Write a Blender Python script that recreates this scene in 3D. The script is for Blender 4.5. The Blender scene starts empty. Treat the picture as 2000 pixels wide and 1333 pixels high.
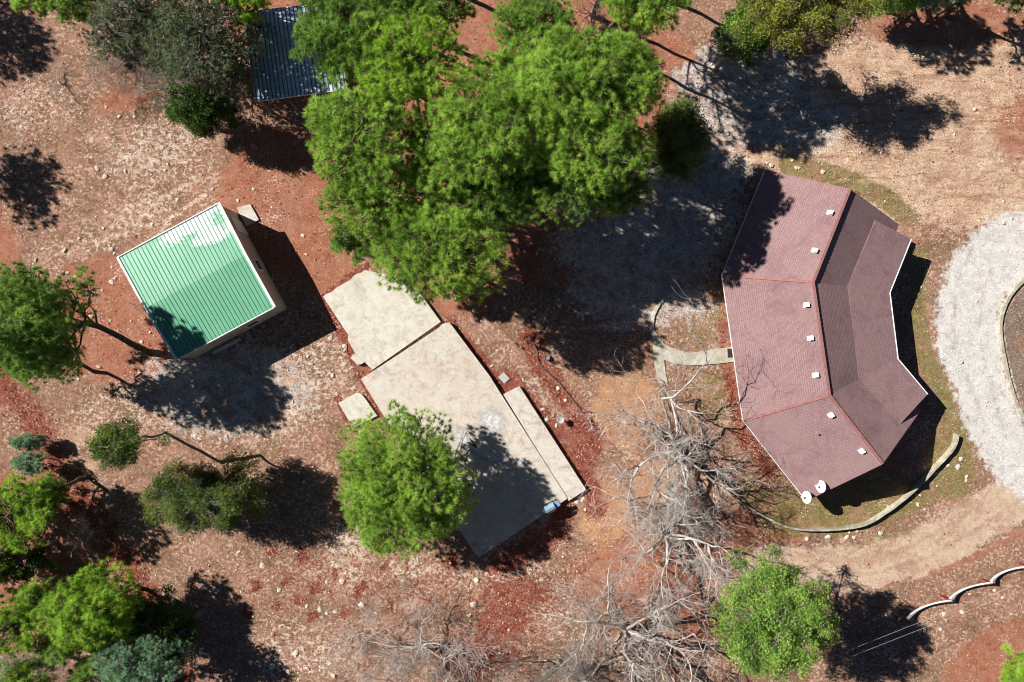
import bpy, bmesh, math, random
import numpy as np
from mathutils import Vector, Matrix, noise as mnoise
PI = math.pi
C = bpy.context.scene.collection
S = 0.04            # metres per photo pixel at ground level
H = 53.333          # flying height of the camera
rng = np.random.default_rng(7)
random.seed(7)

# ------------------------------------------------------------------ camera, sky, sun, exposure
cd = bpy.data.cameras.new('camera'); cam = bpy.data.objects.new('camera', cd); C.objects.link(cam)
cam.location = (0, 0, H); cam.rotation_euler = (0, 0, 0)
cd.sensor_width = 36; cd.lens = 24; cd.clip_end = 2000; cd.clip_start = 0.1
bpy.context.scene.camera = cam
SUN = Vector((1.225, -0.552, -1.0)).normalized()
EL = math.asin(-SUN.z); AZ = math.atan2(-SUN.x, -SUN.y)
w = bpy.data.worlds.new('World'); bpy.context.scene.world = w; w.use_nodes = True
nt = w.node_tree; nt.nodes.clear()
sky = nt.nodes.new('ShaderNodeTexSky'); sky.sky_type = 'NISHITA'; sky.sun_disc = False
sky.altitude = 2500; sky.air_density = 0.42; sky.dust_density = 0.0; sky.ozone_density = 2.0; sky.sun_elevation = EL; sky.sun_rotation = AZ
bg = nt.nodes.new('ShaderNodeBackground'); bg.inputs[1].default_value = 0.05
wo = nt.nodes.new('ShaderNodeOutputWorld')
nt.links.new(sky.outputs[0], bg.inputs[0]); nt.links.new(bg.outputs[0], wo.inputs[0])
sd = bpy.data.lights.new('sun', 'SUN'); sd.energy = 5.0; sd.angle = math.radians(0.5); sd.color = (1, 0.96, 0.90)
so = bpy.data.objects.new('sun', sd); C.objects.link(so); so.location = (-30, 15, 60)
so.rotation_euler = SUN.to_track_quat('-Z', 'Y').to_euler()
bpy.context.scene.render.filter_size = 1.0; bpy.context.scene.cycles.filter_width = 1.0
vs = bpy.context.scene.view_settings
vs.view_transform = 'Standard'; vs.look = 'None'; vs.exposure = 0.8; vs.gamma = 1

# ------------------------------------------------------------------ helpers
def P(X, Y, h=0.0):
    k = 1 - h / H
    return Vector(((X - 1000) * S * k, (666.5 - Y) * S * k, h))

def tag(o, label=None, cat=None, group=None, kind=None):
    if label: o['label'] = label
    if cat: o['category'] = cat
    if group: o['group'] = group
    if kind: o['kind'] = kind
    return o

def root(name, loc, label, cat, group=None, rz=0):
    o = bpy.data.objects.new(name, None); C.objects.link(o); o.location = loc; o.rotation_euler = (0, 0, rz)
    o.empty_display_size = 0.3
    return tag(o, label, cat, group)

def link(name, me, mat=None, parent=None, loc=None):
    o = bpy.data.objects.new(name, me); C.objects.link(o)
    if mat is not None:
        for m in (mat if isinstance(mat, (list, tuple)) else [mat]):
            me.materials.append(m)
    if parent is not None:
        o.parent = parent
    if loc is not None: o.location = loc
    return o

def mesh_np(name, verts, faces, nper, attrs=None, smooth=False):
    """verts (n,3), faces (m,nper) -> mesh, fast"""
    me = bpy.data.meshes.new(name)
    n, m = len(verts), len(faces)
    me.vertices.add(n); me.vertices.foreach_set('co', np.asarray(verts, np.float32).ravel())
    me.loops.add(m * nper); me.loops.foreach_set('vertex_index', np.asarray(faces, np.int32).ravel())
    me.polygons.add(m); me.polygons.foreach_set('loop_start', np.arange(0, m * nper, nper, dtype=np.int32))
    if smooth: me.polygons.foreach_set('use_smooth', np.ones(m, bool))
    me.update(calc_edges=True)
    for k, v in (attrs or {}).items():
        a = me.attributes.new(k, 'FLOAT', 'POINT'); a.data.foreach_set('value', np.asarray(v, np.float32))
    return me

def bm_mesh(bm, name, smooth=False):
    bmesh.ops.recalc_face_normals(bm, faces=bm.faces)
    me = bpy.data.meshes.new(name); bm.to_mesh(me); bm.free()
    if smooth:
        for p in me.polygons: p.use_smooth = True
    return me

def add_prism(bm, bottom, top, mi=0):
    """bottom and top: equal lists of points"""
    b = [bm.verts.new(p) for p in bottom]; t = [bm.verts.new(p) for p in top]
    n = len(b); fs = [bm.faces.new(b[::-1]), bm.faces.new(t)]
    for i in range(n): fs.append(bm.faces.new((b[i], b[(i + 1) % n], t[(i + 1) % n], t[i])))
    for f in fs: f.material_index = mi
    return fs

def add_box(bm, c, sx, sy, sz, rz=0, mi=0, tilt=None):
    M = Matrix.Translation(c) @ Matrix.Rotation(rz, 4, 'Z')
    if tilt is not None: M = M @ tilt
    q = [(-1, -1), (1, -1), (1, 1), (-1, 1)]
    return add_prism(bm, [M @ Vector((x * sx / 2, y * sy / 2, -sz / 2)) for x, y in q],
                     [M @ Vector((x * sx / 2, y * sy / 2, sz / 2)) for x, y in q], mi)

def add_beam(bm, a, b, wd, ht, mi=0, up=Vector((0, 0, 1))):
    a = Vector(a); b = Vector(b); d = (b - a).normalized()
    s = d.cross(up)
    if s.length < 1e-4: s = Vector((1, 0, 0))
    s.normalize(); u = s.cross(d).normalized()
    r = lambda p: [p + s * (i * wd / 2) + u * (j * ht / 2) for i, j in ((-1, -1), (1, -1), (1, 1), (-1, 1))]
    return add_prism(bm, r(a), r(b), mi)

def add_tube(bm, pts, rad, seg=8, mi=0):
    pts = [Vector(p) for p in pts]; rads = rad if isinstance(rad, (list, tuple)) else [rad] * len(pts)
    rings = []
    for i, p in enumerate(pts):
        d = (pts[min(i + 1, len(pts) - 1)] - pts[max(i - 1, 0)]).normalized()
        s = d.cross(Vector((0.13, 0.21, 1)) if abs(d.z) < 0.95 else Vector((1, 0, 0))).normalized(); u = s.cross(d)
        rings.append([bm.verts.new(p + (s * math.cos(2 * PI * k / seg) + u * math.sin(2 * PI * k / seg)) * rads[i]) for k in range(seg)])
    for a, b in zip(rings, rings[1:]):
        for k in range(seg):
            f = bm.faces.new((a[k], a[(k + 1) % seg], b[(k + 1) % seg], b[k])); f.material_index = mi
    bm.faces.new(rings[0][::-1]).material_index = mi; bm.faces.new(rings[-1]).material_index = mi

def add_lathe(bm, prof, c=(0, 0, 0), seg=20, M=None):
    c = Vector(c); rings = []
    for r, z in prof:
        ring = []
        for k in range(seg):
            v = Vector((r * math.cos(2 * PI * k / seg), r * math.sin(2 * PI * k / seg), z))
            ring.append(bm.verts.new((M @ v if M else v) + c))
        rings.append(ring)
    for a, b in zip(rings, rings[1:]):
        for k in range(seg): bm.faces.new((a[k], a[(k + 1) % seg], b[(k + 1) % seg], b[k]))
    bm.faces.new(rings[0][::-1]); bm.faces.new(rings[-1])

# ---- node materials
class NM:
    def __init__(s, name, rough=0.9, metal=0.0, spec=0.3):
        s.m = bpy.data.materials.new(name); s.m.use_nodes = True; s.t = s.m.node_tree
        s.b = s.t.nodes['Principled BSDF']; s.b.inputs['Roughness'].default_value = rough
        s.b.inputs['Metallic'].default_value = metal; s.b.inputs['Specular IOR Level'].default_value = spec
        s.geo = None
    def n(s, t, **k):
        x = s.t.nodes.new(t)
        for a, b in k.items(): setattr(x, a, b)
        return x
    def l(s, a, b): s.t.links.new(a, b)
    def pos(s):
        if not s.geo: s.geo = s.n('ShaderNodeNewGeometry')
        return s.geo.outputs['Position']
    def noise(s, scale, detail=3, rough=0.6, vec=None, dist=0.0):
        x = s.n('ShaderNodeTexNoise'); x.inputs['Scale'].default_value = scale; x.inputs['Detail'].default_value = detail
        x.inputs['Roughness'].default_value = rough; x.inputs['Distortion'].default_value = dist
        s.l(vec or s.pos(), x.inputs['Vector']); return x.outputs['Fac']
    def voro(s, scale, vec=None, feature='F1', out='Distance', rnd=1.0):
        x = s.n('ShaderNodeTexVoronoi'); x.feature = feature; x.inputs['Scale'].default_value = scale
        x.inputs['Randomness'].default_value = rnd
        s.l(vec or s.pos(), x.inputs['Vector']); return x.outputs[out]
    def ramp(s, fac, stops, interp='LINEAR'):
        x = s.n('ShaderNodeValToRGB'); x.color_ramp.interpolation = interp; e = x.color_ramp.elements
        while len(e) < len(stops): e.new(0.5)
        for i, (p, c) in enumerate(stops):
            e[i].position = p; e[i].color = (c, c, c, 1) if isinstance(c, (int, float)) else (*c, 1)
        s.l(fac, x.inputs[0]); return x.outputs[0]
    def mix(s, fac, a, b, mode='MIX'):
        x = s.n('ShaderNodeMix', data_type='RGBA', blend_type=mode)
        for v, i in ((fac, 0), (a, 6), (b, 7)):
            if isinstance(v, (int, float)): x.inputs[i].default_value = v
            elif isinstance(v, tuple): x.inputs[i].default_value = (*v, 1)
            else: s.l(v, x.inputs[i])
        return x.outputs[2]
    def math(s, op, a, b=0.0, clamp=False):
        x = s.n('ShaderNodeMath', operation=op, use_clamp=clamp)
        for v, i in ((a, 0), (b, 1)):
            if isinstance(v, (int, float)): x.inputs[i].default_value = v
            else: s.l(v, x.inputs[i])
        return x.outputs[0]
    def attr(s, name):
        x = s.n('ShaderNodeAttribute', attribute_name=name); return x.outputs['Fac']
    def obj(s):
        return s.n('ShaderNodeTexCoord').outputs['Object']
    def col(s, c):
        if isinstance(c, tuple): s.b.inputs['Base Color'].default_value = (*c, 1)
        else: s.l(c, s.b.inputs['Base Color'])
    def bump(s, h, strength=0.5, dist=0.05):
        x = s.n('ShaderNodeBump'); x.inputs['Strength'].default_value = strength; x.inputs['Distance'].default_value = dist
        s.l(h, x.inputs['Height']); s.l(x.outputs[0], s.b.inputs['Normal'])

def simple(name, c1, c2, scale=3.0, rough=0.85, bump=0.3, metal=0.0, spec=0.3, fine=25):
    m = NM(name, rough, metal, spec)
    f = m.noise(scale, 4, 0.65); g = m.noise(fine, 3, 0.7)
    m.col(m.mix(m.ramp(m.math('MULTIPLY_ADD', g, 0.5) if False else f, [(0.35, 0.0), (0.65, 1.0)]), c1, c2))
    if bump: m.bump(g, bump, 0.02)
    return m.m

def foliage(name, dark, mid, light, trans=0.35, patch=0.5):
    m = NM(name, 0.65, 0, 0.25)
    r = m.attr('rnd'); f = m.noise(patch, 2, 0.5, vec=m.obj())
    v = m.math('ADD', m.math('MULTIPLY', m.math('SUBTRACT', r, 0.08), 0.72), m.math('MULTIPLY', m.math('SUBTRACT', f, 0.24), 0.85))
    c = m.ramp(v, [(0.22, dark), (0.5, mid), (0.86, light)])
    m.col(c)
    t = m.n('ShaderNodeBsdfTranslucent'); m.l(c, t.inputs[0])
    mx = m.n('ShaderNodeMixShader'); mx.inputs[0].default_value = trans
    m.l(m.b.outputs[0], mx.inputs[1]); m.l(t.outputs[0], mx.inputs[2])
    m.l(mx.outputs[0], m.t.nodes['Material Output'].inputs[0])
    return m.m

MAT = {}
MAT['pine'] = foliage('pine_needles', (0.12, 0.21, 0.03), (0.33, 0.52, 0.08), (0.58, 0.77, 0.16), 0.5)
MAT['pine_b'] = foliage('pine_needles_deep', (0.08, 0.16, 0.03), (0.23, 0.39, 0.07), (0.44, 0.62, 0.13), 0.48)  # deeper needle green; on lower clump crowns it paints in taller trees' shade
MAT['pine_y'] = foliage('pine_needles_yellow', (0.12, 0.22, 0.02), (0.32, 0.52, 0.055), (0.55, 0.76, 0.12), 0.48)
MAT['juniper'] = foliage('juniper_scales', (0.035, 0.06, 0.014), (0.11, 0.165, 0.03), (0.23, 0.31, 0.05), 0.3)
MAT['dark'] = foliage('dark_juniper', (0.02, 0.05, 0.01), (0.055, 0.12, 0.016), (0.13, 0.25, 0.025), 0.22)
MAT['olive'] = foliage('live_oak_leaves', (0.07, 0.09, 0.016), (0.20, 0.22, 0.035), (0.38, 0.37, 0.06), 0.35)
MAT['sage'] = foliage('sage_scales', (0.10, 0.18, 0.10), (0.25, 0.43, 0.24), (0.40, 0.60, 0.36), 0.38)
MAT['grey'] = foliage('grey_green_scales', (0.055, 0.08, 0.04), (0.16, 0.22, 0.10), (0.32, 0.39, 0.20), 0.35)
MAT['bark'] = simple('pine_bark', (0.06, 0.038, 0.03), (0.15, 0.10, 0.08), 4, 0.95, 0.8)
MAT['bark_grey'] = simple('grey_bark', (0.13, 0.11, 0.09), (0.27, 0.24, 0.21), 5, 0.95, 0.8)
MAT['bare'] = simple('bleached_bark', (0.25, 0.22, 0.195), (0.58, 0.54, 0.50), 1.6, 0.9, 0.5)
MAT['dead'] = simple('dead_grey_twig', (0.15, 0.13, 0.11), (0.30, 0.27, 0.235), 3, 0.9, 0.3)
MAT['white'] = simple('white_paint', (0.74, 0.74, 0.72), (0.84, 0.84, 0.82), 1, 0.5, 0.05)
MAT['offwhite'] = simple('weathered_white', (0.50, 0.49, 0.45), (0.74, 0.73, 0.70), 2, 0.7, 0.2)
MAT['black'] = simple('black_rubber', (0.012, 0.012, 0.012), (0.03, 0.03, 0.03), 5, 0.7, 0.1)
MAT['steel'] = simple('steel', (0.30, 0.31, 0.33), (0.45, 0.46, 0.48), 6, 0.4, 0.1, 0.6, 0.5)
MAT['greymetal'] = simple('grey_painted_metal', (0.16, 0.18, 0.19), (0.24, 0.26, 0.27), 4, 0.5, 0.1, 0.2, 0.5)
MAT['red'] = simple('red_paint', (0.16, 0.012, 0.01), (0.25, 0.025, 0.018), 5, 0.6, 0.2)
MAT['glass'] = simple('window_glass', (0.02, 0.03, 0.035), (0.04, 0.05, 0.06), 1, 0.08, 0, 0, 0.6)
MAT['wood'] = simple('weathered_wood', (0.19, 0.15, 0.11), (0.34, 0.28, 0.21), 3, 0.9, 0.5)
MAT['cream'] = simple('cream_siding', (0.42, 0.37, 0.29), (0.50, 0.45, 0.36), 0.8, 0.75, 0.15)
MAT['rock'] = simple('pale_limestone', (0.36, 0.29, 0.22), (0.72, 0.64, 0.53), 9, 0.95, 0.8)
MAT['brick'] = simple('tan_brick', (0.26, 0.17, 0.13), (0.38, 0.27, 0.21), 4, 0.9, 0.4)
MAT['pot'] = simple('grey_glaze', (0.14, 0.14, 0.14), (0.26, 0.26, 0.25), 8, 0.5, 0.2)
MAT['cable'] = simple('bare_cable', (0.42, 0.41, 0.40), (0.55, 0.54, 0.52), 2, 0.5, 0)
MAT['ornament'] = simple('grey_cast_stone', (0.30, 0.30, 0.30), (0.46, 0.46, 0.45), 12, 0.8, 0.4)

# ------------------------------------------------------------------ ground
def seg_dist(px, py, a, b):
    ax, ay = a; bx, by = b; dx, dy = bx - ax, by - ay
    t = np.clip(((px - ax) * dx + (py - ay) * dy) / (dx * dx + dy * dy + 1e-9), 0, 1)
    return np.hypot(px - ax - t * dx, py - ay - t * dy)
def band(px, py, pts, wd, soft):
    d = np.full(px.shape, 1e9)
    for a, b in zip(pts, pts[1:]): d = np.minimum(d, seg_dist(px, py, a, b))
    return np.clip(0.5 + (wd / 2 - d) / soft, 0, 1)
def blob(px, py, cx, cy, rx, ry, soft=0.5, ang=0):
    c, s = math.cos(math.radians(ang)), math.sin(math.radians(ang))
    u = ((px - cx) * c + (py - cy) * s) / rx; v = (-(px - cx) * s + (py - cy) * c) / ry
    return np.clip(0.5 + (1 - np.hypot(u, v)) / soft, 0, 1)
def poly(px, py, pts, soft):
    inside = np.zeros(px.shape, bool); n = len(pts); d = np.full(px.shape, 1e9)
    for i in range(n):
        (x1, y1), (x2, y2) = pts[i], pts[(i + 1) % n]
        c = ((y1 > py) != (y2 > py)) & (px < (x2 - x1) * (py - y1) / (y2 - y1 + 1e-9) + x1); inside ^= c
        d = np.minimum(d, seg_dist(px, py, (x1, y1), (x2, y2)))
    return np.clip(0.5 + np.where(inside, d, -d) / soft, 0, 1)
def mx(*a):
    r = a[0]
    for b in a[1:]: r = np.maximum(r, b)
    return r

GRAVEL = [(2300, 330), (2000, 402), (1945, 425), (1893, 462), (1858, 510), (1836, 570), (1826, 640), (1838, 700), (1862, 765), (1888, 830),
          (1920, 890), (1950, 945), (2010, 985), (2300, 1000), (2300, 900), (2015, 860), (1992, 815), (1976, 765), (1962, 700), (1953, 640), (1958, 600), (1976, 570), (2005, 545), (2300, 480)]
def masks(px, py):
    m = {}
    B = lambda *a, **k: blob(px, py, *a, **k)
    m['m_red'] = mx(B(240, 620, 150, 130, 0.8), B(560, 420, 150, 110, 0.6, 35), B(640, 530, 60, 60, 0.7), B(560, 330, 110, 80, 0.7), B(340, 470, 90, 40, 1.0) * 0.4,
                    B(1000, 200, 380, 270, 0.5), B(1080, 500, 130, 60, 0.8), B(1290, 170, 90, 110, 0.7), B(900, 560, 90, 60, 0.7), B(250, 190, 75, 28, 0.9, -20) * 0.8,
                    B(1455, 1060, 120, 75, 0.7), B(1240, 1130, 130, 90, 0.9) * 0.8, B(1980, 1270, 150, 60, 0.8, -25), B(2040, 240, 120, 80, 0.9, -20) * 0.75,
                    B(90, 1150, 120, 110, 0.6), B(60, 1000, 110, 80, 0.6), B(1850, 50, 170, 50, 0.8) * 0.8, B(560, 40, 110, 90, .7), B(1330, 1180, 120, 90, .8) * 0.7,
                    band(px, py, [(1690, 1150), (1790, 1130), (1880, 1098), (1960, 1062), (2100, 990)], 16, 18) * 0.75, B(-150, 600, 200, 300, .5))
    m['m_leaf'] = mx(band(px, py, [(-40, 720), (20, 770), (70, 830), (110, 900), (150, 960), (215, 1060), (270, 1140), (320, 1230), (350, 1333)], 52, 50),
                     band(px, py, [(640, 585), (690, 690), (712, 735), (765, 820)], 30, 16), band(px, py, [(720, 720), (760, 800)], 26, 14),
                     band(px, py, [(880, 630), (985, 760), (1020, 760)], 22, 14), band(px, py, [(990, 745), (1060, 820), (1150, 950), (1165, 990)], 42, 26),
                     band(px, py, [(1035, 660), (1055, 710), (1090, 760), (1130, 815), (1165, 860)], 42, 30), band(px, py, [(1100, 990), (1085, 1040), (1060, 1060), (970, 1105)], 40, 26),
                     band(px, py, [(1418, 640), (1428, 720), (1455, 850), (1500, 920)], 34, 24), B(1110, 880, 60, 70, 0.9) * 0.8,
                     band(px, py, [(660, 780), (690, 840)], 14, 10), band(px, py, [(640, 575), (715, 520)], 14, 10),
                     *[B(a_ + 4, b_, c_ * (.6 + .35 * math.sin(a_)), c_ * (1.3 + .5 * math.cos(b_)), 1.0, 20 + 25 * math.sin(a_ + b_)) * .85 for a_, b_, c_ in [(478, 1198, 12), (533, 1236, 12), (612, 1148, 15), (536, 1186, 9), (498, 1143, 10), (580, 1171, 13), (528, 1076, 13), (585, 1086, 13), (605, 1206, 10), (463, 1246, 8), (555, 1136, 9), (650, 1120, 9), (700, 1150, 12), (808, 1140, 13), (840, 1165, 12), (745, 1110, 14), (880, 1095, 16), (790, 1100, 12), (668, 1200, 8), (760, 1180, 9)]], B(985, 1215, 60, 50, 0.9) * .8, B(940, 1280, 110, 60, 1.0) * .6, B(1010, 1160, 90, 40, 1.0) * .6)
    leafy = mx(B(760, 1140, 330, 90, 0.7), B(1030, 1150, 120, 90, .7))
    m['m_lspot'] = leafy
    m['m_pale'] = mx(B(300, 300, 120, 80, 1.1, -20) * .7, B(230, 440, 170, 40, .8, -30) * .6, B(240, 800, 150, 60, .9) * .5, B(470, 760, 180, 110, 0.8) * .9, B(440, 1100, 200, 70, .9, 25) * .3,
                     B(1280, 430, 190, 110, 0.6, 10), B(1180, 480, 110, 60, .7), B(1450, 210, 150, 90, 0.6), B(1420, 330, 60, 30, .7), B(590, 1270, 120, 80, .9) * .55, B(1080, 1240, 110, 90, .9) * .45,
                     B(800, 1110, 60, 30, .8) * .7, B(680, 1080, 50, 60, .8) * .8, B(640, 720, 60, 90, .9) * .6, B(1050, 780, 70, 60, .9) * .6, B(980, 1120, 180, 40, .9) * .5, B(60, 200, 120, 60, .9) * .5,
                     B(1080, 1030, 40, 60, .9) * .5, band(px, py, [(260, 440), (300, 400), (380, 350)], 14, 16), band(px, py, [(300, 470), (340, 420), (400, 380)], 10, 14))
    m['m_litter_shade'] = mx(B(1290, 400, 170, 120, .7, -20), B(1460, 180, 140, 100, .7), B(1250, 560, 150, 90, .8) * .8, B(430, 760, 170, 90, .8) * .8, B(1560, 240, 90, 60, .8) * .8)  # pale grey litter, greyed over tree-shaded ground so the shade turns bluer
    m['m_straw'] = mx(B(1780, 260, 270, 190, 0.6), B(1500, 280, 110, 60, .8), B(1900, 110, 160, 80, .8) * .8, B(1700, 420, 120, 50, .8, 40) * .6, B(1960, 360, 180, 90, .8),
                      B(370, 1040, 240, 150, .7, 25) * .25, B(150, 880, 120, 60, .8) * .5, B(150, 330, 200, 180, .8) * .35, B(1700, 1060, 200, 40, .9) * .4, B(1900, 1190, 200, 50, .9, -20) * .35)
    m['m_olive'] = mx(band(px, py, [(1540, 322), (1640, 345), (1720, 380), (1775, 425)], 40, 30), band(px, py, [(1795, 500), (1790, 600), (1805, 690), (1850, 780), (1860, 850)], 34, 30),
                      B(1660, 990, 190, 55, .8, -12) * .85, B(1860, 900, 50, 90, .8) * .8, B(1740, 1060, 130, 30, .9, -15) * .6, B(1380, 640, 70, 60, .8) * .5, B(1390, 770, 70, 70, .8) * .5, B(1340, 880, 110, 90, .8) * .35, B(1490, 960, 90, 60, .8) * .5, B(60, 300, 120, 80, .8) * .35, B(1000, 660, 90, 60, .8) * .3)
    m['m_orange'] = mx(B(1225, 800, 70, 70, .8), B(1290, 950, 60, 50, .8) * .8, B(1180, 1000, 60, 80, .9) * .7, B(1810, 640, 18, 90, .9) * .5, B(1770, 470, 40, 30, .9) * .3, B(1150, 560, 60, 40, 1.0) * .6)
    m['m_road'] = band(px, py, [(1500, 1110), (1590, 1115), (1680, 1112), (1770, 1090), (1860, 1050), (1940, 1000), (2010, 950), (2300, 790)], 92, 60)
    m['m_gravel'] = poly(px, py, GRAVEL, 75)
    m['m_isl'] = poly(px, py, [(2300, 500), (2012, 552), (1985, 577), (1968, 610), (1962, 650), (1972, 705), (1985, 755), (2005, 805), (2300, 850)], 8)
    m['m_rut'] = mx(*[band(px, py, q, 5, 6) for q in ([(270, 452), (300, 418), (335, 385), (372, 350)], [(300, 478), (340, 440), (380, 402)], [(1900, 480), (1868, 560), (1862, 640), (1885, 730), (1925, 830)], [(1940, 520), (1915, 590), (1912, 660), (1930, 740), (1965, 850)],
        [(1600, 1128), (1700, 1122), (1800, 1095), (1900, 1040), (2020, 960)], [(1590, 1095), (1690, 1092), (1790, 1062), (1880, 1012), (2000, 930)])])
    m['m_track'] = mx(*[band(px, py, [(1640, 250 + k * 34), (1760, 268 + k * 30), (1880, 250 + k * 36), (2000, 262 + k * 44), (2200, 300 + k * 50)], 9, 12) for k in range(4)])
    return m

def axis(lo, hi, step, far):
    a = np.arange(lo, hi + step / 2, step); out = []; d = step
    x = hi
    while x < far: d *= 1.35; x += d; out.append(x)
    o = np.array(out); return np.concatenate([-(o[::-1] - hi) + lo, a, o])
gx = axis(-47, 47, 0.2, 600); gy = axis(-33, 33, 0.2, 600)
GX, GY = np.meshgrid(gx, gy); nx, ny = len(gx), len(gy)
px = (GX / S + 1000).ravel(); py = (666.5 - GY / S).ravel()
mk = masks(px, py)
z = 0.012 * (np.sin(GX * 1.7 + np.sin(GY * 1.1)) * np.cos(GY * 1.9 + np.cos(GX * .8))) + 0.006 * rng.standard_normal(GX.shape)
idx = np.arange(nx * ny).reshape(ny, nx)
f = np.stack([idx[:-1, :-1], idx[:-1, 1:], idx[1:, 1:], idx[1:, :-1]], -1).reshape(-1, 4)
gme = mesh_np('ground', np.stack([GX.ravel(), GY.ravel(), z.ravel() - 0.02], 1), f, 4, mk, True)

g = NM('dry_ground', 0.95, 0, 0.1)
n_big = g.noise(0.35, 4, 0.6); n_mid = g.noise(1.6, 5, 0.7); n_fine = g.noise(9.5, 5, 0.8); n_xf = g.noise(20, 3, 0.85)
vor = g.voro(5.5, feature='F1'); v2 = g.voro(2.2)
n_c = g.noise(3.0, 3, 0.6)
fine = g.math('ADD', g.math('ADD', g.math('MULTIPLY', n_fine, 0.45), g.math('MULTIPLY', n_xf, 0.35)), g.math('MULTIPLY', g.noise(1.3, 8, 0.8), 0.30))
fine = g.math('MULTIPLY_ADD', fine, 1.35, False) if False else g.math('ADD', g.math('MULTIPLY', g.math('SUBTRACT', fine, 0.55), 1.45), 0.52)
base = g.ramp(fine, [(0.30, (0.070, 0.038, 0.026)), (0.45, (0.165, 0.086, 0.054)), (0.57, (0.29, 0.168, 0.112)), (0.74, (0.54, 0.38, 0.28))])
base = g.mix(g.ramp(n_mid, [(0.38, 0.0), (0.62, 0.75)]), base, g.ramp(fine, [(0.32, (0.06, 0.038, 0.020)), (0.55, (0.215, 0.145, 0.088)), (0.72, (0.42, 0.30, 0.20))]))
base = g.mix(g.ramp(n_big, [(0.38, 0.0), (0.60, 0.7)]), base, g.ramp(fine, [(0.34, (0.13, 0.055, 0.035)), (0.55, (0.34, 0.17, 0.115)), (0.7, (0.52, 0.31, 0.22))]))
n_brk = g.math('ADD', g.math('MULTIPLY', n_mid, 0.6), g.math('MULTIPLY', g.noise(0.6, 5, 0.7), 0.4))
def lay(col, name, ramp_stops, amp=0.9, nn=None, lo=0.42, hi=0.58, top=0.9):
    a = g.attr(name)
    e = g.math('ADD', a, g.math('MULTIPLY', g.math('SUBTRACT', nn if nn is not None else n_brk, 0.5), amp * 1.5))
    e = g.math('MULTIPLY', g.ramp(e, [(lo, 0.0), (hi, top)]), g.ramp(a, [(0.0, 0.0), (0.15, 1.0)]))
    return g.mix(e, col, g.ramp(fine, ramp_stops))
c = g.mix(g.ramp(g.math('ADD', g.noise(4.2, 4, 0.7), g.math('MULTIPLY', n_big, 0.25)), [(0.66, 0.0), (0.73, 0.7)]), base, (0.62, 0.50, 0.41))
c = lay(c, 'm_straw', [(0.32, (0.12, 0.07, 0.042)), (0.44, (0.36, 0.23, 0.15)), (0.56, (0.62, 0.44, 0.31)), (0.70, (0.86, 0.66, 0.49))], 1.6)
c = lay(c, 'm_red', [(0.34, (0.13, 0.042, 0.023)), (0.48, (0.30, 0.115, 0.068)), (0.6, (0.41, 0.185, 0.115)), (0.72, (0.55, 0.32, 0.22))], 0.9)
c = lay(c, 'm_orange', [(0.34, (0.20, 0.10, 0.05)), (0.55, (0.50, 0.28, 0.15)), (0.7, (0.66, 0.44, 0.28))], 1.0)
c = lay(c, 'm_olive', [(0.34, (0.06, 0.052, 0.018)), (0.52, (0.20, 0.165, 0.060)), (0.7, (0.38, 0.31, 0.145))], 1.0)
c = lay(c, 'm_road', [(0.34, (0.30, 0.20, 0.135)), (0.5, (0.51, 0.375, 0.27)), (0.7, (0.72, 0.57, 0.44))], 1.0)
c = lay(c, 'm_gravel', [(0.34, (0.20, 0.19, 0.18)), (0.46, (0.50, 0.48, 0.45)), (0.60, (0.72, 0.705, 0.68)), (0.72, (0.86, 0.85, 0.83))], 1.1)
c = lay(c, 'm_track', [(0.34, (0.20, 0.12, 0.08)), (0.7, (0.80, 0.62, 0.48))], 0.9, None, 0.35, 0.8, 0.5)
c = g.mix(g.math('MULTIPLY', g.attr('m_rut'), g.ramp(n_mid, [(0.4, 0.0), (0.6, 0.6)])), c, (0.20, 0.13, 0.09))
c = lay(c, 'm_isl', [(0.34, (0.06, 0.045, 0.035)), (0.5, (0.17, 0.13, 0.10)), (0.7, (0.36, 0.29, 0.23))], 0.2)
# pale crumbly limestone patches showing through
pf = g.math('ADD', g.math('MULTIPLY', g.noise(2.6, 5, 0.75), 0.75), g.math('MULTIPLY', n_fine, 0.35))
pm = g.math('ADD', pf, g.math('MULTIPLY', g.math('SUBTRACT', g.attr('m_pale'), 0.5), 0.24))
c = g.mix(g.ramp(pm, [(0.575, 0.0), (0.625, 0.85)]), c, g.ramp(fine, [(0.33, (0.24, 0.175, 0.13)), (0.52, (0.60, 0.49, 0.40)), (0.64, (0.86, 0.79, 0.70))]))
c = lay(c, 'm_litter_shade', [(0.36, (0.08, 0.07, 0.065)), (0.5, (0.36, 0.33, 0.31)), (0.58, (0.68, 0.65, 0.62)), (0.68, (0.86, 0.84, 0.81))], 2.4)  # shade tint painted in as neutral grey, together with real pale speckle
c = lay(c, 'm_leaf', [(0.34, (0.060, 0.010, 0.007)), (0.5, (0.21, 0.048, 0.032)), (0.62, (0.34, 0.12, 0.075)), (0.74, (0.52, 0.29, 0.20))], 1.5, n_mid, 0.4, 0.6, 0.9)
sp = g.math('ADD', g.noise(1.1, 4, 0.7), g.math('MULTIPLY', g.math('SUBTRACT', g.attr('m_lspot'), 1.0), 0.5))
c = g.mix(g.ramp(sp, [(0.56, 0.0), (0.62, 0.8)]), c, g.ramp(fine, [(0.36, (0.07, 0.012, 0.008)), (0.5, (0.24, 0.05, 0.035)), (0.7, (0.42, 0.16, 0.11))]))
br_ = g.math('MULTIPLY', g.ramp(g.attr('m_gravel'), [(0.0, 1.0), (0.4, 0.0)]), g.ramp(g.attr('m_road'), [(0.0, 1.0), (0.4, 0.0)]))
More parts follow.
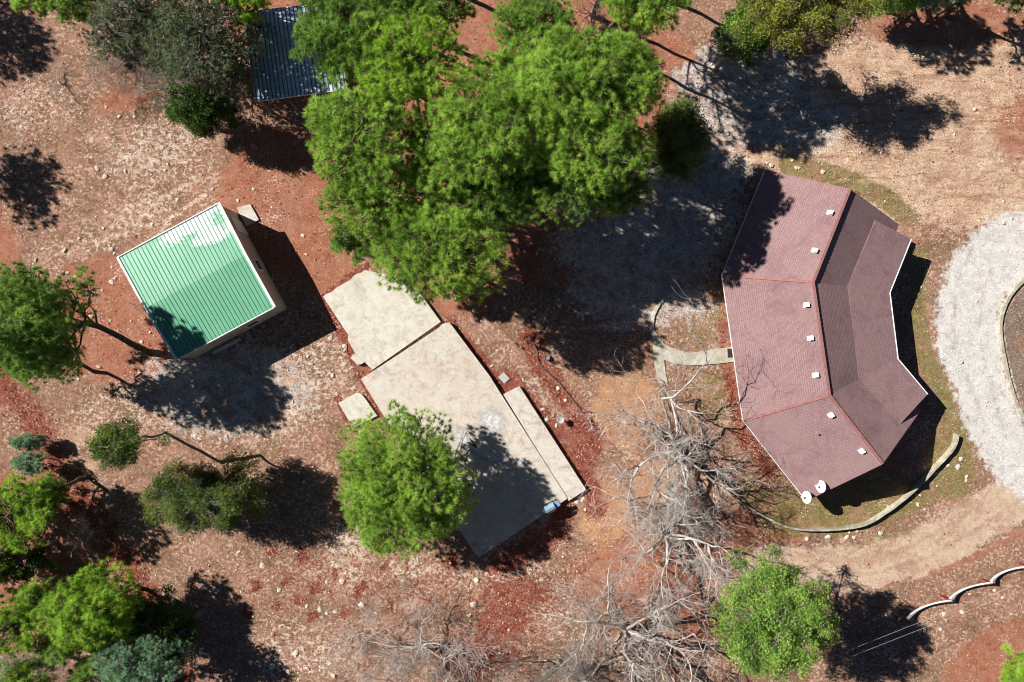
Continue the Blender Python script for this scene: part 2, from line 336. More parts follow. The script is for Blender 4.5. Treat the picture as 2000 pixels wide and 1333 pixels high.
c = g.mix(g.math('MULTIPLY', br_, g.ramp(g.attr('m_straw'), [(0.3, 0.75), (0.8, 0.1)])), c, (0.92, 0.87, 0.82), 'MULTIPLY')
# uneven wear at the scale of footsteps and of drifts
pt = g.noise(0.85, 8, 0.78, dist=0.9)
c = g.mix(g.ramp(pt, [(0.33, 0.55), (0.46, 0.0)]), c, (0.55, 0.47, 0.42), 'MULTIPLY')
c = g.mix(g.ramp(pt, [(0.56, 0.0), (0.68, 0.25)]), c, (0.46, 0.35, 0.27))
fl = g.math('ADD', g.noise(8, 4, 0.7), g.math('MULTIPLY', g.noise(0.45, 3, 0.6), 0.35))
c = g.mix(g.math('MULTIPLY', g.ramp(fl, [(0.80, 0.0), (0.84, 0.9)]), g.ramp(g.attr('m_road'), [(0.0, 1.0), (0.4, 0.0)])), c, (0.80, 0.73, 0.64))
mp = g.n('ShaderNodeMapping'); mp.inputs['Rotation'].default_value = (0, 0, 0.35); mp.inputs['Scale'].default_value = (0.5, 2.6, 1); g.l(g.pos(), mp.inputs[0])
st = g.noise(0.9, 6, 0.7, vec=mp.outputs[0], dist=0.6)
c = g.mix(g.math('MULTIPLY', g.ramp(st, [(0.38, 0.8), (0.50, 0.0)]), g.attr('m_straw')), c, (0.62, 0.50, 0.42), 'MULTIPLY')
c = g.mix(g.math('MULTIPLY', g.ramp(g.noise(0.5, 6, 0.75, dist=0.5), [(0.50, 0.0), (0.60, 0.55)]), g.ramp(g.attr('m_gravel'), [(0.0, 1.0), (0.5, 0.0)])), c, g.ramp(fine, [(0.34, (0.14, 0.06, 0.04)), (0.55, (0.36, 0.19, 0.13)), (0.7, (0.56, 0.35, 0.26))]))
# speckles: twigs, clods and pits
dark = g.ramp(vor, [(0.10, 1.0), (0.22, 0.0)])
c = g.mix(g.math('MULTIPLY', dark, g.ramp(n_mid, [(0.45, 0.0), (0.6, 0.6)])), c, (0.05, 0.032, 0.022))
g.col(c)
hh = g.math('ADD', g.math('MULTIPLY', n_fine, 0.7), g.math('MULTIPLY', n_xf, 0.5))
g.bump(hh, 0.7, 0.075)
ground = link('ground', gme, g.m); tag(ground, kind='structure')

# ------------------------------------------------------------------ concrete
def concrete(name, ca, cb, cc, stain=(0.30, 0.24, 0.18)):
    m = NM(name, 0.85, 0, 0.2)
    a = m.noise(0.45, 5, 0.65, dist=0.4); b = m.noise(2.5, 5, 0.7); f_ = m.noise(14, 3, 0.7)
    c = m.mix(m.ramp(a, [(0.38, 0.0), (0.62, 1.0)]), ca, cb)
    c = m.mix(m.ramp(b, [(0.50, 0.0), (0.68, 0.55)]), c, cc)
    c = m.mix(m.ramp(m.noise(0.9, 6, 0.8, dist=1.0), [(0.48, 0.0), (0.62, 0.7)]), c, stain)
    c = m.mix(m.ramp(m.noise(1.6, 6, 0.8, dist=0.5), [(0.50, 0.0), (0.58, 0.55)]), c, (0.58, 0.57, 0.54))
    c = m.mix(m.ramp(m.noise(5, 5, 0.8), [(0.58, 0.0), (0.70, 0.5)]), c, (0.30, 0.24, 0.19))
    c = m.mix(m.ramp(f_, [(0.35, 0.22), (0.6, 0.0)]), c, (0.25, 0.22, 0.19))
    v = m.voro(0.55, feature='DISTANCE_TO_EDGE', vec=None)
    c = m.mix(m.math('MULTIPLY', m.ramp(v, [(0.0, 1.0), (0.006, 0.0)]), m.ramp(a, [(0.45, 0.0), (0.6, 0.35)])), c, (0.18, 0.15, 0.12))
    m.col(c); m.bump(f_, 0.25, 0.01); return m.m
MAT['slabA'] = concrete('pale_concrete', (0.55, 0.51, 0.42), (0.64, 0.60, 0.52), (0.44, 0.40, 0.31), (0.36, 0.31, 0.23))
MAT['slabB'] = concrete('buff_concrete', (0.52, 0.44, 0.37), (0.58, 0.52, 0.44), (0.40, 0.33, 0.29), (0.32, 0.25, 0.19))
MAT['slabC'] = concrete('beige_concrete', (0.54, 0.48, 0.41), (0.60, 0.54, 0.48), (0.43, 0.37, 0.31))
MAT['path'] = concrete('mossy_concrete', (0.38, 0.36, 0.27), (0.48, 0.45, 0.36), (0.30, 0.30, 0.22))
MAT['kerb'] = concrete('cut_stone_edge', (0.30, 0.27, 0.19), (0.46, 0.42, 0.32), (0.20, 0.20, 0.13), (0.24, 0.22, 0.15))

def slab(name, pts, h, mat, label, cat='slab', group=None):
    """pts: photo pixels of the top outline; real slab of height h standing in the ground"""
    bm = bmesh.new()
    top = [P(x, y, h) for x, y in pts]
    add_prism(bm, [Vector((p.x, p.y, -0.1)) for p in top], top)
    bmesh.ops.bevel(bm, geom=[e for e in bm.edges if all(v.co.z > 0 for v in e.verts)], offset=0.015, segments=1, affect='EDGES')
    return tag(link(name, bm_mesh(bm, name), mat), label, cat, group)
def jag(a, b, n, amp, seed):
    r = random.Random(seed); out = []
    for i in range(n):
        t = i / n; dx, dy = b[0] - a[0], b[1] - a[1]; L = math.hypot(dx, dy); o = r.uniform(-amp, amp) if i else 0
        out.append((a[0] + dx * t - dy / L * o, a[1] + dy * t + dx / L * o))
    return out
G1 = 'concrete slabs of the vanished building'
slab('concrete_slab', jag((631, 580), (712, 528), 12, 2.2, 1) + [(712, 528), (800, 545), (861, 629)] + [(727, 723), (712, 707)] +
     [(706, 712), (697, 713), (692, 706), (685, 700), (689, 693), (695, 692), (679, 664), (681, 655)], 0.30, MAT['slabA'],
     'pale cream concrete slab with broken edges, partly under the pines beside the green roofed shed', 'concrete slab', G1)
slabB = slab('concrete_slab', [(705, 741), (858, 640), (864, 633), (878, 630), (958, 737), (962, 744), (1109, 974), (936, 1089), (925, 1078), (745, 806)], 0.42, MAT['slabB'],
     'largest buff concrete slab with a grey patch, carrying the gas grill', 'concrete slab', G1)
slab('concrete_slab', [(983, 771), (1015, 755), (1145, 957), (1111, 979)], 0.36, MAT['slabC'],
     'long narrow beige concrete slab along the right edge of the largest slab', 'concrete slab', G1)
slab('concrete_slab', [(661, 788), (697, 767), (706, 770), (716, 783), (722, 792), (737, 813), (690, 836)], 0.18, MAT['slabA'],
     'small square pale concrete slab left of the largest slab', 'concrete slab', G1)
slab('concrete_pad', [(462, 406), (489, 399), (506, 430), (480, 442)], 0.12, MAT['slabC'],
     'small beige concrete pad at the top corner of the green roofed shed', 'concrete pad')
slab('paving_stone', [(973, 737), (984, 727), (996, 740), (985, 750)], 0.07, MAT['ornament'],
     'single square grey paving stone beside the largest slab', 'paving stone')
# worn lighter patches on the large slab : thin skim of mortar
for i, (pp, lab) in enumerate([([(926, 800), (957, 789), (985, 800), (1000, 830), (985, 850), (950, 858), (932, 838)], 'blotchy grey white mortar patch near the right edge of the largest slab'),
                  ([(852, 830), (880, 820), (905, 838), (915, 870), (960, 880), (1010, 900), (1015, 930), (985, 925), (940, 900), (880, 870)], 'long pale grey worn patch next to the pine shadow on the largest slab')]):
    pm_ = NM('mortar_skim_' + 'ab'[i], 0.85, 0, 0.2)
    pm_.col(pm_.ramp(pm_.noise(4, 5, 0.7), [(0.35, (0.36, 0.37, 0.38)), (0.65, (0.66, 0.66, 0.65))]))
    al = pm_.math('MULTIPLY', pm_.ramp(pm_.noise(3.2, 5, 0.75), [(0.40, 0.0), (0.52, 0.95)]), pm_.attr('edge'))
    pm_.l(al, pm_.b.inputs['Alpha'])
    cen = (sum(p[0] for p in pp) / len(pp), sum(p[1] for p in pp) / len(pp))
    cv = P(*cen, 0.42); vs_ = [P(*cen, 0.424)] + [P(x, y, 0.424) for x, y in pp]
    n_ = len(pp); me = mesh_np('mortar_patch', [tuple(v) for v in vs_], [(0, 1 + k, 1 + (k + 1) % n_) for k in range(n_)], 3, {'edge': [1.6] + [0.0] * n_})
    o = link('mortar_patch', me, pm_.m, slabB)

# walkway + curved edging beside the house
path_pts = [(1433, 678), (1433, 707), (1280, 720), (1276, 680)]
def smooth_poly(pts, sub=5):
    out = []; n = len(pts)
    for i in range(n - 1):
        p0, p1, p2, p3 = [Vector(pts[max(0, min(n - 1, i + k))]) for k in (-1, 0, 1, 2)]
        for j in range(sub):
            t = j / sub
            out.append(0.5 * ((2 * p1) + (-p0 + p2) * t + (2 * p0 - 5 * p1 + 4 * p2 - p3) * t * t + (-p0 + 3 * p1 - 3 * p2 + p3) * t ** 3))
    out.append(Vector(pts[-1])); return out
def curb(bm, pts, wd, h, seed=0, gap=False):
    """low wall following photo points of its top line"""
    r = random.Random(seed); q = smooth_poly([P(x, y, h) for x, y in pts]); L = []; R = []
    for i, p in enumerate(q):
        d = (q[min(i + 1, len(q) - 1)] - q[max(i - 1, 0)]); d.z = 0; d.normalize(); s = Vector((-d.y, d.x, 0)); w_ = wd / 2 + r.uniform(-.015, .015)
        L.append(p + s * w_ + Vector((0, 0, r.uniform(-.015, .015)))); R.append(p - s * w_ + Vector((0, 0, r.uniform(-.015, .015))))
    dn = lambda p: Vector((p.x, p.y, -0.12))
    V = [[bm.verts.new(x) for x in (dn(l), l, r_, dn(r_))] for l, r_ in zip(L, R)]
    for a, b in zip(V, V[1:]):
        for k in range(3): bm.faces.new((a[k], a[k + 1], b[k + 1], b[k]))
    bm.faces.new(V[0]); bm.faces.new(V[-1][::-1])
def strip(bm, L, R_, h):
    V = [[bm.verts.new(q) for q in (P(*l, -0.1), P(*l, h), P(*r_, h), P(*r_, -0.1))] for l, r_ in zip(L, R_)]
    for a, b in zip(V, V[1:]):
        for k in range(3): bm.faces.new((a[k], a[k + 1], b[k + 1], b[k]))
    bm.faces.new(V[0]); bm.faces.new(V[-1][::-1])
bm = bmesh.new(); strip(bm, [(1433, 677), (1400, 682), (1370, 687), (1345, 689), (1318, 683), (1297, 672), (1286, 659), (1279, 645)], [(1433, 707), (1400, 711), (1370, 713), (1345, 714), (1318, 711), (1296, 703), (1283, 690), (1272, 660)], 0.07)
strip(bm, [(1276, 668), (1276, 700), (1281, 725), (1286, 748)], [(1296, 690), (1298, 712), (1300, 728), (1304, 748)], 0.064)
tag(link('path', bm_mesh(bm, 'path'), MAT['path']), kind='structure')
bm = bmesh.new(); curb(bm, [(1276, 655), (1274, 635), (1277, 615), (1287, 595), (1299, 583), (1311, 575)], 0.24, 0.10, 9)
tag(link('walkway_edging', bm_mesh(bm, 'walkway_edging'), MAT['path']), 'curved pale concrete edging rising from the walkway into the tree shadow', 'edging')
bm = bmesh.new(); curb(bm, [(1352, 905), (1375, 926), (1405, 950), (1450, 984), (1500, 1013), (1550, 1033), (1610, 1036), (1680, 1029), (1722, 1009), (1770, 974), (1802, 944), (1832, 912), (1858, 884), (1869, 866), (1872, 850)], 0.15, 0.5, 1)
tag(link('retaining_wall', bm_mesh(bm, 'retaining_wall'), MAT['kerb']), 'low curved stone retaining wall sweeping round the lower side of the maroon roofed house', 'retaining wall')
bm = bmesh.new(); curb(bm, [(2080, 510), (2030, 530), (2000, 549), (1977, 574), (1961, 606), (1955, 645), (1963, 700), (1976, 755), (1995, 805), (2030, 860)], 0.22, 0.18, 2)
tag(link('curved_kerb', bm_mesh(bm, 'curved_kerb'), MAT['kerb']), 'curved pale kerb round the planting island beside the white gravel drive', 'kerb')

# ------------------------------------------------------------------ maroon roofed house
def shingle_mat():
    m = NM('maroon_shingles', 0.92, 0, 0.15)
    uv = m.n('ShaderNodeUVMap').outputs[0]
    br = m.n('ShaderNodeTexBrick'); br.inputs['Scale'].default_value = 1; br.inputs['Brick Width'].default_value = 0.31; br.inputs['Row Height'].default_value = 0.15
    br.inputs['Mortar Size'].default_value = 0.022; br.inputs['Mortar Smooth'].default_value = 0.6; br.inputs['Bias'].default_value = 0
    br.inputs['Color1'].default_value = (0.27, 0.168, 0.172, 1); br.inputs['Color2'].default_value = (0.31, 0.212, 0.215, 1); br.inputs['Mortar'].default_value = (0.20, 0.105, 0.11, 1)
    m.l(uv, br.inputs['Vector'])
    c = m.mix(m.ramp(m.noise(0.25, 4, 0.6), [(0.4, 0.0), (0.62, 0.55)]), br.outputs[0], (0.29, 0.19, 0.185))
    c = m.mix(m.ramp(m.noise(1.1, 5, 0.7), [(0.52, 0.0), (0.72, 0.5)]), c, (0.29, 0.14, 0.125))
    c = m.mix(m.ramp(m.noise(0.55, 6, 0.75, dist=0.8), [(0.50, 0.0), (0.68, 0.65)]), c, (0.17, 0.095, 0.10))
    c = m.mix(m.ramp(m.noise(16, 2, 0.7), [(0.35, 0.35), (0.6, 0.0)]), c, (0.10, 0.06, 0.06))
    m.col(c)
    # each course laps over the next: saw-tooth height
    sep = m.n('ShaderNodeSeparateXYZ'); m.l(uv, sep.inputs[0])
    saw = m.math('FRACT', m.math('DIVIDE', sep.outputs[1], 0.15))
    m.bump(m.math('SUBTRACT', 1.0, saw), 0.8, 0.022); return m.m
MAT['shingle'] = shingle_mat()
MAT['cap'] = simple('red_cap_shingles', (0.25, 0.10, 0.09), (0.32, 0.155, 0.14), 3, 0.9, 0.6)

hc = P(1580, 670); house = root('house', (hc.x, hc.y, 0), 'long arc shaped house with maroon shingle roof beside the white gravel drive', 'house')
HO = Vector((hc.x, hc.y, 0))
Lp = [P(1495, 333, 2.1), P(1411, 538, 2.1), P(1452, 822, 2.1), P(1575, 978, 2.1)]
Rp = [P(1660, 370, 5.3), P(1588, 551, 5.3), P(1620, 772, 5.3), P(1724, 906, 5.3)]
Ep = [P(1755, 440, 2.1), P(1705, 568, 2.1), P(1721, 718, 2.1), P(1797, 803, 2.1)]
Bp = [P(1710, 431, 3.56), P(1656, 558, 3.56), P(1677, 738, 3.56), P(1757, 830, 3.40)]
Dp = [P(1779, 467, 2.38), P(1737, 572, 2.38), P(1753, 702, 2.38), P(1811, 771, 2.38)]
def roof_quad(bm, e0, e1, r0, r1, uvl, th=0.14):
    """slab with eave e0-e1 and top edge r0-r1"""
    q = [e0 - HO, e1 - HO, r1 - HO, r0 - HO]
    fs = add_prism(bm, [v - Vector((0, 0, th)) for v in q], q)
    d = (e1 - e0).normalized(); nrm = d.cross((r0 - e0)).normalized(); up = nrm.cross(d)
    if up.z < 0: up = -up
    for f_ in fs:
        for lp in f_.loops:
            v = lp.vert.co + HO - e0; lp[uvl].uv = (v.dot(d), v.dot(up))
for i in range(3):
    bm = bmesh.new(); uvl = bm.loops.layers.uv.new('UVMap'); roof_quad(bm, Lp[i], Lp[i + 1], Rp[i], Rp[i + 1], uvl)
    link('roof_slope', bm_mesh(bm, 'roof_slope'), MAT['shingle'], house)
    bm = bmesh.new(); uvl = bm.loops.layers.uv.new('UVMap'); roof_quad(bm, Ep[i], Ep[i + 1], Rp[i], Rp[i + 1], uvl)
    link('roof_slope', bm_mesh(bm, 'roof_slope'), MAT['shingle'], house)
    bm = bmesh.new(); uvl = bm.loops.layers.uv.new('UVMap'); roof_quad(bm, Dp[i], Dp[i + 1], Bp[i], Bp[i + 1], uvl, 0.12)
    link('porch_roof', bm_mesh(bm, 'porch_roof'), MAT['shingle'], house)
caps = [(Rp[0], Rp[1]), (Rp[1], Rp[2]), (Rp[2], Rp[3]), (Lp[1], Rp[1]), (Lp[2], Rp[2])]
for a, b in caps:
    bm = bmesh.new(); n_ = int((b - a).length / 0.3)
    for k in range(n_):
        p, q = a.lerp(b, k / n_), a.lerp(b, (k + 1) / n_)
        u_ = Vector((0, 0, 0.035)); add_beam(bm, p - HO + u_, q - HO + u_ * 0.6, 0.19, 0.03)
    link('ridge_cap', bm_mesh(bm, 'ridge_cap'), MAT['cap'], house)
def line_beam(name, pts, wd, ht, mat, parent, off=Vector((0, 0, 0)), org=None):
    bm = bmesh.new()
    for a, b in zip(pts, pts[1:]): add_beam(bm, a - org + off, b - org + off, wd, ht)
    return link(name, bm_mesh(bm, name), mat, parent)
def outward(pts, sgn, d):
    out = []
    for i, p in enumerate(pts):
        t = (pts[min(i + 1, len(pts) - 1)] - pts[max(i - 1, 0)]); t.z = 0; t.normalize(); out.append(p + Vector((-t.y, t.x, 0)) * sgn * d)
    return out
line_beam('gutter', outward(Dp, 1, 0.045), 0.065, 0.10, MAT['white'], house, Vector((0, 0, -0.03)), HO)
line_beam('gutter', outward(Lp, -1, 0.035), 0.045, 0.12, MAT['offwhite'], house, Vector((0, 0, -0.06)), HO)
line_beam('fascia', outward([Lp[3], Rp[3]], -1, 0.03), 0.04, 0.18, MAT['cap'], house, Vector((0, 0, -0.12)), HO)
line_beam('fascia', outward([Rp[3], Ep[3]], -1, 0.03), 0.04, 0.18, MAT['cap'], house, Vector((0, 0, -0.12)), HO)
line_beam('fascia', outward([Lp[0], Rp[0]], 1, 0.03), 0.04, 0.18, MAT['cap'], house, Vector((0, 0, -0.12)), HO)
line_beam('fascia', outward([Rp[0], Ep[0]], 1, 0.03), 0.04, 0.18, MAT['cap'], house, Vector((0, 0, -0.12)), HO)
# walls, inset under the eaves
def flat(v, z_=0): return Vector((v.x, v.y, z_))
Wl = [flat(Lp[i]).lerp(flat(Rp[i]), 0.16) for i in range(4)]; Wr = [flat(Ep[i]).lerp(flat(Rp[i]), 0.10) for i in range(4)]
for W_ in (Wl, Wr):
    W_[0] = W_[0].lerp(W_[1], 0.06); W_[3] = W_[3].lerp(W_[2], 0.07)
bm = bmesh.new()
for i in range(3):
    for W_ in (Wl, Wr):
        add_beam(bm, W_[i] - HO + Vector((0, 0, 1.05)), W_[i + 1] - HO + Vector((0, 0, 1.05)), 0.16, 2.3)
for i in (0, 3):
    rp = flat(Rp[i]).lerp(flat(Rp[1 if i == 0 else 2]), 0.06)
    a, b = Wl[i] - HO, Wr[i] - HO; t_ = rp - HO; d = (a - b).normalized(); s_ = Vector((-d.y, d.x, 0)) * 0.07
    for sg in (1,):
        q = [a, b, b + Vector((0, 0, 2.2)), t_ + Vector((0, 0, 4.9)), a + Vector((0, 0, 2.2))]
        add_prism(bm, [v - s_ for v in q], [v + s_ for v in q])
link('wall', bm_mesh(bm, 'wall'), MAT['brick'], house)
# porch posts
for i in range(3):
    for t_ in (0.05, 0.37, 0.68):
        p = Dp[i].lerp(Dp[i + 1], t_).lerp(Bp[i].lerp(Bp[i + 1], t_), 0.07); bm = bmesh.new()
        add_box(bm, Vector((p.x, p.y, 1.1)) - HO, 0.14, 0.14, 2.3); link('porch_post', bm_mesh(bm, 'porch_post'), MAT['white'], house)
def window(parent, org, a, b, t, z0, wd, ht, out_sgn, door=False):
    d = (b - a); d.z = 0; d.normalize(); s = Vector((-d.y, d.x, 0)) * out_sgn; c_ = a.lerp(b, t) - org + s * 0.1 + Vector((0, 0, z0 + ht / 2))
    rz = math.atan2(d.y, d.x); bm = bmesh.new()
    for sg in (-1, 1):
        add_box(bm, c_ + d * sg * wd / 2, 0.07, 0.08, ht, rz); add_box(bm, c_ + Vector((0, 0, sg * (ht / 2 - 0.035))), wd - 0.08, 0.07, 0.07, rz)
    fr = link('door_frame' if door else 'window_frame', bm_mesh(bm, 'frame'), MAT['white'], parent)
    bm = bmesh.new(); add_box(bm, c_ - s * 0.01, wd - 0.08, 0.04, ht - 0.14, rz)
    o = link('door' if door else 'window_pane', bm_mesh(bm, 'pane'), MAT['offwhite'] if door else MAT['glass'], fr)
for i in range(3):
    for t_ in (0.25, 0.75):
        window(house, HO, Wl[i], Wl[i + 1], t_, 0.9, 1.1, 1.05, -1); window(house, HO, Wr[i], Wr[i + 1], t_, 0.9, 1.2, 1.05, 1)
window(house, HO, Wl[1], Wl[2], 0.5, 0.05, 0.95, 2.0, -1, True)
# roof vents and pipe
def on_roof(X, Y, a, b, c_):
    """intersection of the sight line through (X,Y) with plane abc"""
    n_ = (b - a).cross(c_ - a); o = Vector((0, 0, H)); d = P(X, Y, 0) - o; t_ = (a - o).dot(n_) / d.dot(n_); return o + d * t_
for i, (X, Y) in [(0, (1620, 416)), (0, (1590, 490)), (1, (1574, 596)), (1, (1582, 661)), (1, (1592, 733)), (2, (1622, 811)), (2, (1682, 881))]:
    p = on_roof(X, Y, Lp[i], Lp[i + 1], Rp[i]) - HO; e = Lp[i + 1] - Lp[i]; rz = math.atan2(e.y, e.x)
    pitch = Matrix.Rotation(math.radians(30), 4, 'X'); bm = bmesh.new()
    add_box(bm, p + Vector((0, 0, 0.03)), 0.34, 0.38, 0.03, rz, tilt=pitch)
    add_box(bm, p + Vector((0, 0, 0.13)), 0.24, 0.24, 0.18, rz, tilt=pitch); add_box(bm, p + Vector((0, 0, 0.245)), 0.29, 0.29, 0.04, rz, tilt=pitch)
    link('roof_vent', bm_mesh(bm, 'roof_vent'), MAT['white'], house)
p = on_roof(1594, 847, Lp[2], Lp[3], Rp[2]) - HO; bm = bmesh.new(); add_tube(bm, [p - Vector((0, 0, .1)), p + Vector((0, 0, 0.35))], 0.06)
link('vent_pipe', bm_mesh(bm, 'vent_pipe'), MAT['steel'], house)
# porch end cheek walls closing the gap to the main slope
for i, s_ in ((0, 1), (3, 2)):
    bm = bmesh.new(); a, b = Bp[i] - HO, Dp[i] - HO; e_ = Ep[i] - HO
    for v in (a, b): pass
    q = [a + Vector((0, 0, -.14)), b + Vector((0, 0, -.12)), Vector((b.x, b.y, 2.05))]; q2 = (Dp[1 if i == 0 else 2] - Dp[i]).normalized() * 0.10
    q = [v + q2 for v in q]; add_prism(bm, q, [v + q2 * 0.5 for v in q]); link('porch_gable', bm_mesh(bm, 'porch_gable'), MAT['offwhite'], house)
# doormat
c0 = P(1426, 690, 0.075); bm = bmesh.new(); add_box(bm, (0, 0, 0.012), 0.40, 0.68, 0.024, 0.05)
tag(link('doormat', bm_mesh(bm, 'doormat'), MAT['black'], None, c0), 'black rectangular doormat on the pale walkway at the house eave', 'doormat')
# satellite dishes
for X, Y, lab, hgt in ((1605, 951, 'white satellite dish on the roof, upper of the two at the lower roof corner', 3.15), (1577, 972, 'white satellite dish at the eave, lower of the two at the lower roof corner', 2.75)):
    c_ = P(X, Y, hgt); nrm = Vector((-0.90, 0.12, 0.42)).normalized(); base = P(X + 3, Y - 2, 2.30 if hgt > 3 else 2.15)
    if hgt > 3:
        base = on_roof(X + 3, Y - 4, Lp[2], Lp[3], Rp[2])
    r0 = root('satellite_dish', base, lab, 'satellite dish', 'satellite dishes on the house roof')
    Q = nrm.to_track_quat('Z', 'Y').to_matrix().to_4x4(); prof = [(0.001, -0.02)] + [(0.42 * t_, 0.10 * t_ * t_) for t_ in (0.25, 0.5, 0.75, 1)]
    full = [(0.001, -0.03), (0.25, 0.0), (0.42, 0.075), (0.425, 0.09), (0.41, 0.095), (0.25, 0.02), (0.001, -0.005)]
    bm = bmesh.new(); add_lathe(bm, full, c_ - base, 28, Q.to_3x3()); bmesh.ops.scale(bm, vec=(1, 1.08, 1.05), verts=bm.verts, space=Matrix.Translation(-(c_ - base)))
    link('reflector', bm_mesh(bm, 'reflector', True), MAT['white'], r0)
    lnb = c_ - base + nrm * 0.50 + Vector((0, 0, -0.10)); bm = bmesh.new(); add_tube(bm, [c_ - base - nrm * 0.03 + Vector((0, 0, -.33)), lnb], 0.022, 6)
    link('feed_arm', bm_mesh(bm, 'feed_arm'), MAT['greymetal'], r0)
    bm = bmesh.new(); add_box(bm, lnb, 0.14, 0.14, 0.10); link('receiver', bm_mesh(bm, 'receiver'), MAT['offwhite'], r0)
    bm = bmesh.new(); add_tube(bm, [Vector((0, 0, -0.05)), Vector((0, 0, .15)), c_ - base - nrm * 0.04], 0.03, 6); link('mast', bm_mesh(bm, 'mast'), MAT['greymetal'], r0)

# ------------------------------------------------------------------ green roofed shed
def green_mat():
    m = NM('green_metal_roof', 0.45, 0.0, 0.5)
    f_ = m.noise(0.5, 4, 0.6); c = m.mix(m.ramp(f_, [(0.4, 0.0), (0.65, 1.0)]), (0.11, 0.345, 0.20), (0.14, 0.39, 0.235))
    c = m.mix(m.ramp(m.noise(9, 3, 0.7), [(0.4, 0.15), (0.6, 0.0)]), c, (0.09, 0.28, 0.17))
    wv = m.math('ADD', m.attr('wear'), m.math('MULTIPLY', m.math('SUBTRACT', m.noise(4.5, 8, 0.85), 0.5), 2.6))
    c = m.mix(m.ramp(wv, [(0.46, 0.0), (0.62, 0.92)]), c, (0.64, 0.70, 0.67)); rs = m.math('ADD', m.attr('rust'), m.math('MULTIPLY', m.math('SUBTRACT', m.noise(5, 4, 0.7), 0.5), 1.5))
    c = m.mix(m.ramp(rs, [(0.6, 0.0), (0.72, 0.9)]), c, (0.30, 0.10, 0.06))
    m.col(c); return m.m
MAT['green'] = green_mat(); MAT['seam'] = simple('dark_green_seam', (0.045, 0.20, 0.12), (0.06, 0.24, 0.15), 2, 0.5, 0)
EH = 2.97; RH = 3.22
a0 = P(230, 503, EH); a1 = P(428, 397, EH); a2 = P(537, 600, EH); a3 = P(345, 703, EH)
sc = flat((a0 + a1 + a2 + a3) / 4); shed = root('shed', sc, 'square shed with a green ribbed metal roof, white trim and cream walls', 'shed')
a0, a1, a2, a3 = [v - sc for v in (a0, a1, a2, a3)]
m0 = a0.lerp(a3, 0.5); m1 = a1.lerp(a2, 0.5); m0.z = m1.z = RH
for q, side in (((a0, a1, m1, m0), 0), ((m0, m1, a2, a3), 1)):
    N = 96; vs_, fs_, wear, rust = [], [], [], []; NV = 48
    for i in range(N + 1):
        for j in range(NV + 1):
            u, v = i / N, j / NV
            p = q[0].lerp(q[1], u).lerp(q[3].lerp(q[2], u), v); vs_.append(tuple(p))
            wr = 0
            if side == 0:
                top = 0.42 * max(0, min(1, (u - 0.18) / 0.45)) + 0.05 + 0.10 * math.sin(u * 9); wr = 0.80 - max(0, v - top * 0.9) * 4
                wr = min(0.85, wr) * max(0, min(1, (u - .2) / .35)); wr -= 0.55 * math.exp(-((u - .62) ** 2 + (v - .3) ** 2) * 120) + 0.5 * math.exp(-((u - .93) ** 2 * 250 + (v - .25) ** 2 * 30))
                if v < .02 and u < .2: wr = .7
            wear.append(wr); rust.append(max(0, (v - 0.93) * 10) * (u < 0.8) if side else max(0, (0.03 - v) * 14) * (u < .4))
    for i in range(N):
        for j in range(NV):
            k = i * (NV + 1) + j; fs_.append((k, k + NV + 1, k + NV + 2, k + 1))
    nn = len(vs_); vs_ += [(x, y, z_ - 0.06) for x, y, z_ in vs_]; wear += wear; rust += rust
    fs_ += [(d_ + nn, c_ + nn, b_ + nn, a_ + nn) for a_, b_, c_, d_ in fs_]
    me = mesh_np('roof_panel', vs_, fs_, 4, {'wear': wear, 'rust': rust}); rp_ = link('roof_panel', me, MAT['green'], shed)
    bm = bmesh.new()
    for k in range(1, 27):
        u = k / 27; p0, p1 = q[0].lerp(q[1], u), q[3].lerp(q[2], u); add_beam(bm, p0 + Vector((0, 0, .012)), p1 + Vector((0, 0, .012)), 0.03, 0.028)
    link('seam', bm_mesh(bm, 'seam'), MAT['seam'], rp_)
def trim(pts, wd, ht, nm='trim', mat='white', up=0.03):
    bm = bmesh.new()
    for a, b in zip(pts, pts[1:]): add_beam(bm, a + Vector((0, 0, up)), b + Vector((0, 0, up)), wd, ht)
    return link(nm, bm_mesh(bm, nm), MAT[mat], shed)
trim([a0, m0, a3], 0.16, 0.09, 'rake_trim'); trim([a1, m1, a2], 0.18, 0.09, 'rake_trim'); trim([a0, a1], 0.07, 0.08, 'gutter'); trim([a3, a2], 0.07, 0.07, 'gutter', 'white', -.02)
cw = (a0 + a1 + a2 + a3) / 4
Wc = [flat(v).lerp(flat(cw), 0.02) for v in (a0, a1, a2, a3)]
for i in range(4):
    a, b = Wc[i], Wc[(i + 1) % 4]; d = (b - a).normalized(); s_ = Vector((-d.y, d.x, 0)) * 0.06; bm = bmesh.new()
    q = [a + Vector((0, 0, -.05)), b + Vector((0, 0, -.05)), b + Vector((0, 0, EH - .08)), a + Vector((0, 0, EH - .08))]
    if i in (1, 3): q.insert(3, a.lerp(b, 0.5) + Vector((0, 0, RH - .1)))
    add_prism(bm, [v - s_ + d * .06 * (1 if n_ in (0, len(q) - 1) else -1 if n_ in (1, 2) else 0) for n_, v in enumerate(q)], [v + s_ + d * .06 * (1 if n_ in (0, len(q) - 1) else -1 if n_ in (1, 2) else 0) for n_, v in enumerate(q)])
    L = (b - a).length; n_ = int(L / 0.3)
    for k in range(1, n_):  # ribs of the siding
        p = a.lerp(b, k / n_) - s_ * 1.15; add_box(bm, p + Vector((0, 0, EH / 2 - .05)), 0.04, 0.03, EH - .1, math.atan2(d.y, d.x))
    link('wall', bm_mesh(bm, 'wall'), MAT['cream'], shed)
Z0 = Vector((0, 0, 0))
